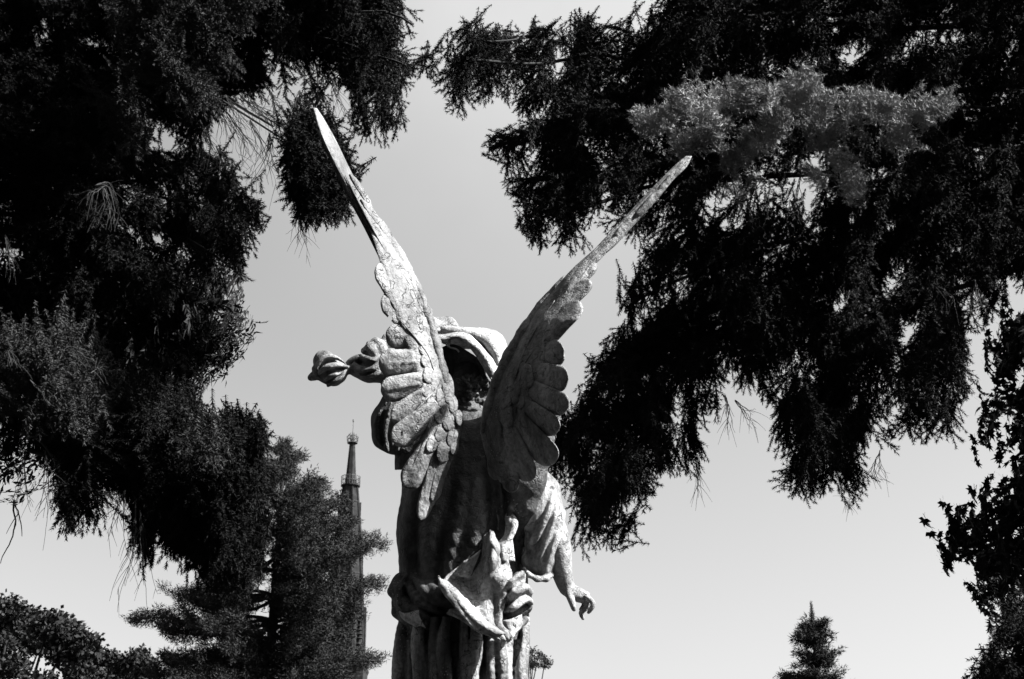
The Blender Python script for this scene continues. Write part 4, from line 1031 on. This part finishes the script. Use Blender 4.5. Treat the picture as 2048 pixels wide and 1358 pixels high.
tri_obj('foliage', np.concatenate(ft), M_NEEDLE, rsr)
LITS = [[(1880, 190), (1700, 200), (1500, 190), (1270, 235)], [(1500, 190), (1520, 130)], [(1700, 200), (1850, 170)], [(1600, 200), (1670, 300)], [(1500, 200), (1460, 290)]]
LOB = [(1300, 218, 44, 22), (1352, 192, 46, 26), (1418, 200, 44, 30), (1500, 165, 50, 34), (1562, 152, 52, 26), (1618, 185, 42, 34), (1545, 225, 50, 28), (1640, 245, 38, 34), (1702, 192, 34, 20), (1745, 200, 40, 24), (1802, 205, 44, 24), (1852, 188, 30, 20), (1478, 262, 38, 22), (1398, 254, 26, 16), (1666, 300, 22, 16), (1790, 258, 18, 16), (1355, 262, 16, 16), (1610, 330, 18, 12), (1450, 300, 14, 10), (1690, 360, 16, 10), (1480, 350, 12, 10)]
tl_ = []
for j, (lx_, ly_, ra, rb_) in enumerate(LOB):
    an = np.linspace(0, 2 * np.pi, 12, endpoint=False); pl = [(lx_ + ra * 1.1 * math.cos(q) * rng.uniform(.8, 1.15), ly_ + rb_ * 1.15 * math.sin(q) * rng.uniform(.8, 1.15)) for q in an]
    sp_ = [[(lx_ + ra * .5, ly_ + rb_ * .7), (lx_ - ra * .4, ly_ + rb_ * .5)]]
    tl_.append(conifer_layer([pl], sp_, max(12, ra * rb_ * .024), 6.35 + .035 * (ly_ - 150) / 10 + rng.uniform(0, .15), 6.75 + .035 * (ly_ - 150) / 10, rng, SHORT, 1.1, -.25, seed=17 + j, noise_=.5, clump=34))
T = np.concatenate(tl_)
tri_obj('outer_foliage', T, M_NEEDLE_SUNLIT, rsr)
limb_obj('limb', [(2150, 240), (1900, 215), (1700, 205), (1500, 200), (1300, 225)], 8.6, 6.7, .03, .006, rsr, seed=99)
bare_twigs([[(1395, 930), (1400, 970), (1410, 1030)], [(1450, 790), (1460, 830), (1465, 870)], [(1470, 800), (1500, 830), (1520, 850)], [(1690, 1000), (1700, 1010), (1720, 1015)], [(1540, 375), (1530, 420), (1510, 470)], [(1600, 350), (1590, 400), (1560, 450)], [(1580, 400), (1600, 430), (1640, 470)], [(1500, 420), (1505, 450), (1500, 480)], [(1860, 560), (1900, 600), (1910, 650)], [(1950, 560), (1960, 610), (1990, 650)], [(1760, 900), (1750, 940), (1770, 960)]], 7.2, rsr, rng, 6, 18)

# ============ maple right
rng = np.random.RandomState(505)
mx = at(2420, 1000, 11)[0]
mp_ = group_root('maple_tree', (mx, 11, 0), 'maple with lobed leaves standing at the right edge below the spruce boughs', 'tree')
trunk_obj(mx, 11, 7.6, .2, .05, mp_, 8)
MSP = [[(2400, 900), (2200, 860), (2060, 850), (1960, 870)], [(2400, 800), (2150, 740), (2000, 690)], [(2400, 1100), (2150, 1080), (2000, 1060), (1900, 1100)], [(2350, 1150), (2120, 1120), (1990, 1150), (1960, 1200)], [(2400, 1000), (2100, 1000), (1970, 990)]]
for i, s in enumerate(MSP): limb_obj('limb', s, 10.9, 9.9, .025, .004, mp_, seed=110 + i)
p1 = [(1965, 690), (1985, 662), (2048, 655), (2350, 640), (2350, 960), (2048, 965), (2015, 930), (1985, 945), (1960, 935), (1975, 905), (1948, 900), (1925, 870), (1935, 830), (1960, 800), (1945, 760), (1975, 730)]
p2 = [(1945, 1010), (1975, 985), (2048, 982), (2350, 985), (2350, 1235), (2048, 1232), (1990, 1240), (1945, 1200), (1985, 1160), (1940, 1130), (1905, 1160), (1886, 1140), (1884, 1095), (1900, 1070), (1960, 1062), (1985, 1045)]
hm = [[(1990, 850), (2048, 810), (2048, 850), (2000, 890)], [(1980, 760), (2010, 770), (2000, 800)], [(1940, 1100), (1990, 1080), (1985, 1120)], [(2010, 1050), (2048, 1060), (2048, 1080), (2010, 1075)], [(2000, 1150), (2048, 1170), (2030, 1200)]]
T = conifer_layer([p1, p2], MSP, 2500, 9.6, 11.2, rng, MAP, .9, .3, gap=22, gapth=-.6, holes=hm, seed=18, sc=(.6, 1.0), clump=80)
tri_obj('leaves', T, M_LEAF, mp_)

# ============ low spruce right edge
rng = np.random.RandomState(606)
lx = at(2330, 1300, 7.6)[0]
lr = group_root('spruce_tree', (lx, 7.6, 0), 'low spruce bough poking in at the bottom right corner below the maple', 'tree')
trunk_obj(lx, 7.6, 4.2, .12, .02, lr, 9)
LP = [[(2300, 1260), (2100, 1270), (1980, 1290), (1885, 1310)], [(2300, 1330), (2100, 1340), (1980, 1370)], [(2300, 1400), (2050, 1400)]]
for i, s in enumerate(LP): limb_obj('limb', s, 7.6, 7.0, .02, .004, lr, seed=120 + i)
p3 = [(1880, 1308), (1910, 1292), (1945, 1268), (1975, 1250), (2048, 1232), (2380, 1230), (2380, 1480), (1950, 1480), (1945, 1380), (1985, 1330), (1950, 1320), (1915, 1318)]
tri_obj('foliage', conifer_layer([p3], LP, 700, 6.9, 8.1, rng, SHORT + SPR, .5, .4, seed=19), M_NEEDLE, lr)

# ------------------------------------------------------------------ middle-distance trees
def tuft(rng, n=70, R=.16, l=.09, w=.010):
    c = rng.randn(n, 3); c /= np.linalg.norm(c, axis=1)[:, None]; c = c * (rng.rand(n, 1) ** .5) * R * np.array([1.3, 1, .6])
    d = rng.randn(n, 3) + c / R * 1.2 + np.array([.6, 0, .25]); d /= np.linalg.norm(d, axis=1)[:, None]
    wv = np.cross(d, rng.randn(n, 3)); wv /= np.linalg.norm(wv, axis=1)[:, None]
    return np.stack([c - wv * w, c + wv * w, c + d * l * rng.uniform(.6, 1.3, (n, 1))], 1)
def place_c(templates, P, D, scale, rng):
    out = []; pick = rng.randint(0, len(templates), len(P)); R = rot_to(D, rng.rand(len(P)) * 6.28)
    for k, T in enumerate(templates):
        m = pick == k
        if m.any(): out.append((np.einsum('nij,tj->nti', R[m], T.reshape(-1, 3)) * scale[m][:, None, None] + P[m][:, None]).reshape(-1, 3, 3))
    return np.concatenate(out)

# ---- mid conifer in front of the church
rng = np.random.RandomState(707)
MY = 24.0
mcx = at(540, 1330, MY)[0]
mc = group_root('pine_tree', (mcx, MY, 0), 'clumpy conifer with a visible dark trunk just in front of the church spire', 'tree')
topz = at(572, 905, MY)[2]
z = np.linspace(-.1, topz, 30); Pm = np.stack([np.interp(z, [0, at(545, 1300, MY)[2], topz], [mcx, mcx, at(568, 905, MY)[0]]), np.full(30, MY), z], -1)
mm_ = MB(); mm_.add(*tube(Pm, np.interp(z, [0, topz * .6, topz], [.13, .09, .02]), 12)); mm_.build('trunk', M_BARK, mc)
# boughs listed as (origin height px y on trunk, tip px, tip py, clump size)
BG = [(930, 570, 890, 14), (945, 600, 915, 14), (960, 540, 920, 14), (985, 652, 968, 16), (990, 520, 960, 14), (1010, 640, 1000, 16), (1030, 690, 1000, 20), (1030, 480, 1010, 18), (1060, 700, 1050, 22), (1070, 620, 1020, 20), (1080, 440, 1060, 20),
      (1110, 762, 1092, 18), (1100, 650, 1080, 22), (1130, 690, 1110, 22), (1140, 400, 1110, 20), (1150, 620, 1130, 22), (1180, 768, 1176, 18), (1180, 690, 1160, 24), (1190, 335, 1182, 18), (1200, 380, 1200, 20), (1210, 640, 1190, 24), (1220, 720, 1215, 22),
      (1240, 262, 1240, 18), (1250, 330, 1256, 20), (1250, 700, 1262, 24), (1270, 620, 1240, 24), (1275, 440, 1235, 22), (1290, 762, 1328, 20), (1300, 640, 1290, 24), (1310, 320, 1322, 20), (1300, 410, 1290, 22), (1330, 700, 1340, 24), (1340, 400, 1350, 24), (1350, 300, 1350, 22), (1360, 620, 1350, 24), (1400, 740, 1400, 26), (1400, 280, 1420, 26), (1420, 500, 1400, 26), (1420, 640, 1420, 26)]
rf = np.random.RandomState(12)
for k in range(15):
    oy = rf.uniform(1000, 1400); side = rf.choice([-1, 1]); BG.append((oy, 545 + side * rf.uniform(40, 60 + (oy - 950) * .36), oy + rf.uniform(-30, 25), rf.uniform(18, 26)))
TUF = [tuft(rng, 70, .14, .07, .009) for _ in range(6)]; CP_, CD_, CS_ = [], [], []
lm = MB(); lm.add(*tube(Pm, np.interp(z, [0, topz], [.05, .015]), 5)); px_m = S = MY / CP / FPX
for (oy, tx, ty, cs) in BG:
    ox = 545 + (oy < 1000) * (1000 - oy) * .2
    for rep in range(3):
        wob = rng.randn() * 10
        dy_ = [rng.uniform(-.4, .4), rng.uniform(.6, 1.9), rng.uniform(-1.9, -.6)][rep]; f = 1 if rep == 0 else rng.uniform(.55, .9)
        ex = ox + (tx - ox) * f; ey = oy + (ty - oy) * f + rng.uniform(-8, 8)
        n = 12; t = np.linspace(0, 1, n); q = np.stack([ox + (ex - ox) * t, oy + (ey - oy) * t + 12 * np.sin(np.pi * t) + wob * np.sin(2 * np.pi * t)], 1)
        P = at(q[:, 0], q[:, 1], MY + dy_ * t); lm.add(*tube(P, np.linspace(.035, .008, n), 5, False))
        L = math.hypot(ex - ox, ey - oy); nc = int(8 + L * .29)
        tt = rng.uniform(.22, 1.0, nc) ** .8; c = np.stack([np.interp(tt, t, q[:, 0]), np.interp(tt, t, q[:, 1])], 1); sp = cs * (.35 + .65 * np.sin(np.pi * np.clip(tt, .1, .93)))[:, None]
        c = c + rng.randn(nc, 2) * sp * np.array([.6, .75]) + np.array([0, -2]); CP_.append(at(c[:, 0], c[:, 1], MY + dy_ * tt + rng.randn(nc) * .22))
        CD_.append(np.tile(np.array([np.sign(ex - ox) * .8, dy_ * .4, .25]), (nc, 1)) + rng.randn(nc, 3) * .3); CS_.append(rng.uniform(.55, 1.0, nc))
lm.build('boughs', M_BARK, mc)
tri_obj('foliage', place_c(TUF, np.concatenate(CP_), np.concatenate(CD_), np.concatenate(CS_), rng), M_FAR, mc)

# ---- far narrow conifer right
def far_fir(px, ytop, Y, slope, name, label, rng, ybot=1500, group=None):
    x = at(px, ytop, Y)[0]; zt = at(px, ytop, Y)[2]; s = Y / CP / FPX
    r = group_root(name, (x, Y, 0), label, 'tree', group)
    m = MB(); zz = np.linspace(-.1, zt, 12); m.add(*tube(np.stack([np.full(12, x), np.full(12, Y), zz], -1), np.linspace(.4, .02, 12), 8)); m.build('trunk', M_BARK, r)
    P, D, Sc = [], [], []; bm_ = MB(); zc = zt - 1.0
    TF = [tuft(rng, 70, .24, .19, .022) for _ in range(4)]
    bm_.add(*tube([(x, Y, zt - 27), (x, Y, zt - 5), (x, Y, zt - .2)], [.12, .06, .02], 5))
    while zc > zt - 26:
        d = zt - zc; L = (d * slope) * rng.uniform(.75, 1.15) + .25; nb = 6
        for k in range(nb):
            a = rng.rand() * 6.28; Lk = L * rng.uniform(.6, 1.15); n = 8; t = np.linspace(0, 1, n)
            b = np.stack([x + math.cos(a) * Lk * t, Y + math.sin(a) * Lk * t, zc + .25 * Lk * (t ** 2) - .18 * Lk * t], -1); bm_.add(*tube(b, np.linspace(.05, .01, n), 4, False))
            m_ = int(5 + Lk * 7); tt = rng.uniform(.1, 1, m_)
            P.append(np.stack([np.interp(tt, t, b[:, i]) for i in range(3)], -1) + rng.randn(m_, 3) * np.array([.16, .16, .16]) - np.array([0, 0, .1])); D.append(np.tile([math.cos(a), math.sin(a), .1], (m_, 1)) + rng.randn(m_, 3) * .3); Sc.append(rng.uniform(.6, 1.15, m_))
        zc -= rng.uniform(.45, .85)
    bm_.build('boughs', M_BARK, r)
    # leader shoots
    P.append(np.array([[x, Y, zt - .1 * i] for i in range(10)])); D.append(np.tile([0, 0, 1.0], (10, 1))); Sc.append(np.linspace(.3, .7, 10))
    tri_obj('foliage', place_c(TF, np.concatenate(P), np.concatenate(D), np.concatenate(Sc), rng), M_FAR, r)
far_fir(1622, 1206, 60, .42, 'fir_tree', 'lone narrow fir far off at the bottom right, pointed top against the sky', np.random.RandomState(808))

# ---- round broadleaf trees bottom left, and the sprig by the skirt
def leafclump(rng, n=46, R=.5, l=.17):
    c = rng.randn(n, 3); c /= np.linalg.norm(c, axis=1)[:, None]; c *= (rng.rand(n, 1) ** .4) * R * np.array([1.2, 1, .65])
    d = rng.randn(n, 3); d /= np.linalg.norm(d, axis=1)[:, None]; wv = np.cross(d, rng.randn(n, 3)); wv /= np.linalg.norm(wv, axis=1)[:, None]
    a = c + d * l; return np.concatenate([np.stack([c, c + d * l * .5 + wv * l * .35, a], 1), np.stack([c, a, c + d * l * .5 - wv * l * .35], 1)])
def round_tree(px, ytop, Y, rx, name, label, rng, blobs, lc=.5, group=None, mat=None, br0=.11):
    x = at(px, ytop, Y)[0]; s = Y / CP / FPX; zt = at(px, ytop, Y)[2]
    r = group_root(name, (x, Y, 0), label, 'tree', group)
    m = MB(); zz = np.linspace(-.1, zt * .62, 10); m.add(*tube(np.stack([np.full(10, x), np.full(10, Y), zz], -1), np.linspace(.3, .16, 10), 10)); m.build('trunk', M_BARK, r)
    C = [leafclump(rng, 46, lc, lc * .36) for _ in range(5)]; P = []; bm_ = MB()
    for (bx, by, br, n) in blobs:
        c = at(bx, by, Y + rng.uniform(-1.2, 1.2) * rx); st = np.array([x, Y, zt * .55]); t = np.linspace(0, 1, 10)[:, None]
        b = st * (1 - t) + c * t + np.array([0, 0, 1]) * np.sin(np.pi * t) * -.4 + vn(st * (1 - t) + c * t, 2.0, int(bx) % 50)[:, None] * .25 * t * (1 - t) * 4; bm_.add(*tube(b, np.linspace(br0, .02, 10), 5, False))
        q = rng.randn(n, 3); q /= np.linalg.norm(q, axis=1)[:, None]; q[:, 2] = np.abs(q[:, 2]) * .9 - .15; P.append(c + q * br * s * (rng.rand(n, 1) ** .35))
    bm_.build('branches', M_BARK, r); P = np.concatenate(P)
    tri_obj('leaves', place_c(C, P, rng.randn(len(P), 3) * .3 + np.array([1, 0, 0]), rng.uniform(.6, 1.1, len(P)), rng), mat or M_FAR, r)
rq = np.random.RandomState(909)
bl = [(-60, 1250, 40, 40), (-20, 1236, 30, 36), (22, 1232, 24, 34), (60, 1250, 28, 36), (95, 1258, 24, 34), (130, 1272, 24, 34), (160, 1298, 24, 32), (190, 1325, 20, 28), (30, 1275, 30, 28), (80, 1292, 28, 24), (120, 1312, 22, 20), (0, 1300, 30, 24), (150, 1340, 20, 18), (20, 1345, 22, 16), (-60, 1320, 40, 30), (180, 1370, 24, 24), (90, 1390, 40, 30)]
round_tree(40, 1228, 40, 3, 'broadleaf_tree', 'round crowned broadleaf tree at the bottom left corner with sky showing between its branches', rq, bl, .42)
bl2 = [(222, 1322, 12, 16), (250, 1338, 14, 20), (274, 1322, 16, 24), (292, 1336, 12, 18), (262, 1358, 26, 36), (225, 1362, 22, 26), (300, 1372, 22, 26)]
round_tree(262, 1312, 42, 1.0, 'broadleaf_tree', 'small dark bushy tree low between the round tree and the mid conifer', rq, bl2, .34)
bl3 = [(1062, 1310, 10, 12), (1076, 1316, 8, 10), (1089, 1328, 6, 7), (1066, 1326, 10, 9), (1030, 1330, 26, 30), (1000, 1360, 30, 30)]
round_tree(1030, 1300, 60, 1.0, 'broadleaf_tree', 'far small tree whose leaves peep out right beside the angel\'s skirt', rq, bl3, .34, mat=simple('pale_leaves', .04, .09, .5, .6, 0), br0=.05)
print('foliage', time.time() - T0)

# ---- unseen spruces added around the viewer to cut skylight on the angel's near side
def skylight_block_spruce(x, y, h, R0, seed, label):
    r_ = np.random.RandomState(seed); t_ = group_root('spruce_tree', (x, y, 0), label, 'tree', 'added skylight-blocking spruces')
    m = MB(); zz = np.linspace(-.1, h, 14); m.add(*tube(np.stack([np.full(14, x), np.full(14, y), zz], -1), np.linspace(.32, .03, 14), 10)); m.build('trunk', M_BARK, t_)
    n = 5200; z = 1.8 + (h - 1.8) * r_.rand(n) ** 1.25; a = r_.rand(n) * 6.28; rad = R0 * (1 - z / (h + .5)) * (.25 + .75 * r_.rand(n) ** .5)
    P = np.stack([x + rad * np.cos(a), y + rad * np.sin(a), z - .25 * rad], -1)
    TB = [tuft(r_, 34, .34, .26, .055) for _ in range(4)]
    tri_obj('foliage', place_c(TB, P, np.stack([np.cos(a), np.sin(a), a * 0 - .2], -1), r_.uniform(.7, 1.2, n), r_), M_NEEDLE, t_)
for i, (x, y, h, R0, lb) in enumerate(((-7, -5.5, 18, 4.6, 'unseen spruce added behind the viewer to block skylight, towards the left'), (0, -10.5, 20, 4.8, 'unseen spruce added straight behind the viewer to block skylight'),
        (7.5, -7.5, 18, 4.6, 'unseen spruce added behind the viewer to block skylight, towards the right'), (-11.5, 1.5, 17, 4.4, 'unseen spruce added beyond the left edge to block skylight, nearest the viewer'))):
    skylight_block_spruce(x, y, h, R0, 900 + i, lb)
src = [o for o in COL.objects if o.get('group') == 'added skylight-blocking spruces']
for i, (x, y, sc_, lb) in enumerate(((-4, -9, 1.05, 'unseen spruce added behind the viewer to block skylight, between first and end one'), (4, -7, 1.0, 'unseen spruce added behind the viewer to block skylight, second from the right'), (-10, -3, 1.0, 'unseen spruce added behind the viewer to block skylight, outermost on the left'),
        (11.5, -5, .95, 'unseen spruce added behind the viewer to block skylight, outermost on the right'), (13, 4.5, .5, 'unseen short spruce added right of the angel to block skylight'), (-1.5, -15, 1.2, 'unseen very tall spruce added farthest behind the viewer to block skylight'))):
    r0_ = src[i % len(src)]; c = r0_.copy(); COL.objects.link(c); c.location = (x, y, 0); c.scale = (sc_,) * 3; c.rotation_euler = (0, 0, i * 1.3); c['label'] = lb
    for ch in r0_.children:
        d = ch.copy(); COL.objects.link(d); d.parent = c

# ------------------------------------------------------------------ the church
CY = 300.0; cs_ = CY / CP / FPX
cxw = at(706, 860, CY)[0]
church = group_root('church', (cxw, CY, 0), 'far dark stone church with a slender railed spire rising behind the conifer', 'church')
def zpx(py): return float(at(700, py, CY)[2])
def ring(z, r, n=8, a0=math.pi / 8): return [(cxw + r * math.cos(a0 + 2 * math.pi * k / n), CY + r * math.sin(a0 + 2 * math.pi * k / n), z) for k in range(n)]
def loft(mb, prof, n=8, a0=math.pi / 8, cx=None, cy=None):
    V = []
    for z, r in prof:
        for k in range(n):
            a = a0 + 2 * math.pi * k / n; V.append(((cx if cx is not None else cxw) + r * math.cos(a), (cy if cy is not None else CY) + r * math.sin(a), z))
    F = [(i * n + k, i * n + (k + 1) % n, (i + 1) * n + (k + 1) % n, (i + 1) * n + k) for i in range(len(prof) - 1) for k in range(n)]
    F += [tuple(range(n - 1, -1, -1)), tuple((len(prof) - 1) * n + k for k in range(n))]; mb.add(V, F)
u = cs_
m = MB(); loft(m, [(zpx(1330), 41 * u), (zpx(1250), 36 * u), (zpx(1165), 31 * u), (zpx(1060), 23.5 * u), (zpx(975), 14.5 * u)])
for k in range(8):   # ribs on the arrises
    a = math.pi / 8 + k * math.pi / 4
    P = [(cxw + r * u * math.cos(a), CY + r * u * math.sin(a), zpx(y)) for y, r in ((1330, 41), (1165, 31), (1060, 23.5), (975, 14.5))]
    m.add(*tube(P, [.32, .3, .26, .2], 5))
for y_, r_ in ((1300, 39.4), (1262, 37), (1225, 34.6), (1190, 32.4), (1150, 29.8), (1112, 27), (1076, 24.6), (1040, 21.4), (1005, 17.8)):
    loft(m, [(zpx(y_) - .25, r_ * 1.0 * u), (zpx(y_), (r_ + 1.1) * u), (zpx(y_) + .25, r_ * .985 * u)])
spire = m.build('spire', M_STONE, church, False)
for y_, r_ in ((1135, 28.6), (1030, 20)):
    for k in range(4):
        a = -math.pi / 2 + k * math.pi / 2; ca, sa = math.cos(a), math.sin(a); m = MB(); ro = r_ * .93 * u
        def Q(t, o, z): return (cxw + ca * (ro + o) - sa * t, CY + sa * (ro + o) + ca * t, z)
        z0 = zpx(y_); m.add([Q(-.45, -.5, z0), Q(.45, -.5, z0), Q(.45, .35, z0), Q(-.45, .35, z0), Q(-.45, -1, z0 + 1.6), Q(.45, -1, z0 + 1.6), Q(.45, .35, z0 + 1.6), Q(-.45, .35, z0 + 1.6), Q(0, -1.2, z0 + 2.8), Q(0, .4, z0 + 2.8)],
              [(3, 2, 1, 0), (0, 1, 5, 4), (2, 3, 7, 9, 6), (1, 2, 6, 5), (3, 0, 4, 7), (5, 6, 9, 8), (7, 4, 8, 9), (4, 5, 8)])
        m.build('dormer', M_STONE, church, False)
m = MB(); loft(m, [(zpx(975), 11.5 * u), (zpx(960), 10.5 * u), (zpx(888), 5.6 * u)]); m.build('spire_top', M_STONE, church, False)
def gallery(yfloor, r, hpx, parent, posts=24, flare=1.0, th=1.0):
    m = MB(); z = zpx(yfloor); loft(m, [(z - 4.5 * th * u, r * .72 * u), (z - 2 * th * u, r * u), (z, r * u)], 16); g_ = m.build('gallery', M_STONE, parent, False)
    m = MB(); h = hpx * u
    for k in range(posts):
        a = 2 * math.pi * k / posts; p = (cxw + r * .97 * u * math.cos(a), CY + r * .97 * u * math.sin(a)); q = (cxw + r * flare * .97 * u * math.cos(a), CY + r * flare * .97 * u * math.sin(a)); m.add(*tube([(p[0], p[1], z), (q[0], q[1], z + h)], [.055, .055], 5))
    for hh in (.5, 1.0):
        rr = r * (1 + (flare - 1) * hh) * .97
        P = [(cxw + rr * u * math.cos(a), CY + rr * u * math.sin(a), z + h * hh) for a in np.linspace(0, 2 * math.pi, 33)]; m.add(*tube(P, [.07] * 33, 5, False))
    m.build('railing', M_IRON, g_, False)
gallery(971, 18.5, 17, church); gallery(886, 10, 12, church, 10, 1.15, .4)
m = MB(); loft(m, [(zpx(890), 5.6 * u), (zpx(884), 3.6 * u), (zpx(880), 1.8 * u), (zpx(866), 1.0 * u), (zpx(862), .7 * u), (zpx(846), .45 * u), (zpx(840), .3 * u)])
loft(m, [(zpx(845), .5 * u), (zpx(843), 1.6 * u), (zpx(840), 1.5 * u), (zpx(838), .3 * u)])
for k in range(6):
    a = k * math.pi / 3; P = [(cxw + r * u * math.cos(a), CY + r * u * math.sin(a), zpx(y)) for y, r in ((882, 2), (876, 6.5), (870, 8), (868, 6.5))]; m.add(*tube(P, [.07, .07, .07, .16], 5))
    P = [(cxw + r * u * math.cos(a + .5), CY + r * u * math.sin(a + .5), zpx(y)) for y, r in ((868, 1), (872, 3), (880, 3.5))]; m.add(*tube(P, [.06, .06, .06], 5))
m.build('finial', M_IRON, church, False)
# tower below the spire
tw_r = 44 * u
m = MB(); loft(m, [(-.5, tw_r * 1.5), (zpx(1345) * .5, tw_r * 1.45), (zpx(1345) * .5 + 1, tw_r * 1.38), (zpx(1345), tw_r * 1.35), (zpx(1338), tw_r * 1.42), (zpx(1335), tw_r * 1.42)], 4, math.pi / 4)
tower = m.build('tower', M_STONE, church, False)
for i, (dx, dy, hy, bw) in enumerate(((31, -20, 1230, 6.5), (-31, -20, 1232, 6.5), (31, 26, 1238, 6), (-31, 26, 1238, 6), (20, -34, 1200, 7), (-20, -34, 1204, 7))):
    m = MB(); x0, y0 = cxw + dx * u, CY + dy * u; zt = zpx(hy)
    loft(m, [(zpx(1335), bw * u), (zt - (zt - zpx(1335)) * .62, bw * u * .9), (zt - (zt - zpx(1335)) * .6, bw * u * 1.15), (zt - (zt - zpx(1335)) * .56, bw * u * .8), (zt - 1.2, .16 * bw * u), (zt - 1, .42 * bw * u), (zt - .6, .2 * bw * u), (zt, .05 * u)], 8, 0, x0, y0)
    for zz in np.linspace(zt - (zt - zpx(1335)) * .5, zt - 2, 5):
        f = (zt - zz) / ((zt - zpx(1335)) * .56); loft(m, [(zz, bw * u * .8 * f), (zz + .15, bw * u * (.8 * f + .28)), (zz + .35, bw * u * .8 * f)], 8, 0, x0, y0)
    m.build('pinnacle', M_STONE, church, False)
# dormer gables at the spire foot
for k in range(4):
    a = -math.pi / 2 + k * math.pi / 2; ca, sa = math.cos(a), math.sin(a); m = MB()
    def P3(t, o, z): return (cxw + ca * o * u - sa * t * u, CY + sa * o * u + ca * t * u, z)
    m.add([P3(-9, 24, zpx(1310)), P3(9, 24, zpx(1310)), P3(9, 40, zpx(1310)), P3(-9, 40, zpx(1310)), P3(-9, 26, zpx(1270)), P3(9, 26, zpx(1270)), P3(9, 40, zpx(1270)), P3(-9, 40, zpx(1270)), P3(0, 22, zpx(1215)), P3(0, 40, zpx(1215))],
          [(0, 1, 2, 3), (0, 4, 5, 1), (2, 6, 9, 7, 3), (1, 5, 6, 2), (3, 7, 4, 0), (5, 8, 9, 6), (4, 7, 9, 8), (4, 8, 5)])
    m.build('gable', M_STONE, church, False)
# nave
m = MB(); box(m, cxw - 9, cxw + 9, CY + 5, CY + 60, -.5, 22, .05); m.add([(cxw - 9.6, CY + 5, 22), (cxw + 9.6, CY + 5, 22), (cxw, CY + 5, 34), (cxw - 9.6, CY + 60, 22), (cxw + 9.6, CY + 60, 22), (cxw, CY + 60, 34)], [(0, 1, 2), (3, 5, 4), (0, 2, 5, 3), (1, 4, 5, 2)])
m.build('nave', M_STONE, church, False)
print('done', time.time() - T0, 'polys', sum(len(o.data.polygons) for o in bpy.data.objects if o.type == 'MESH'))
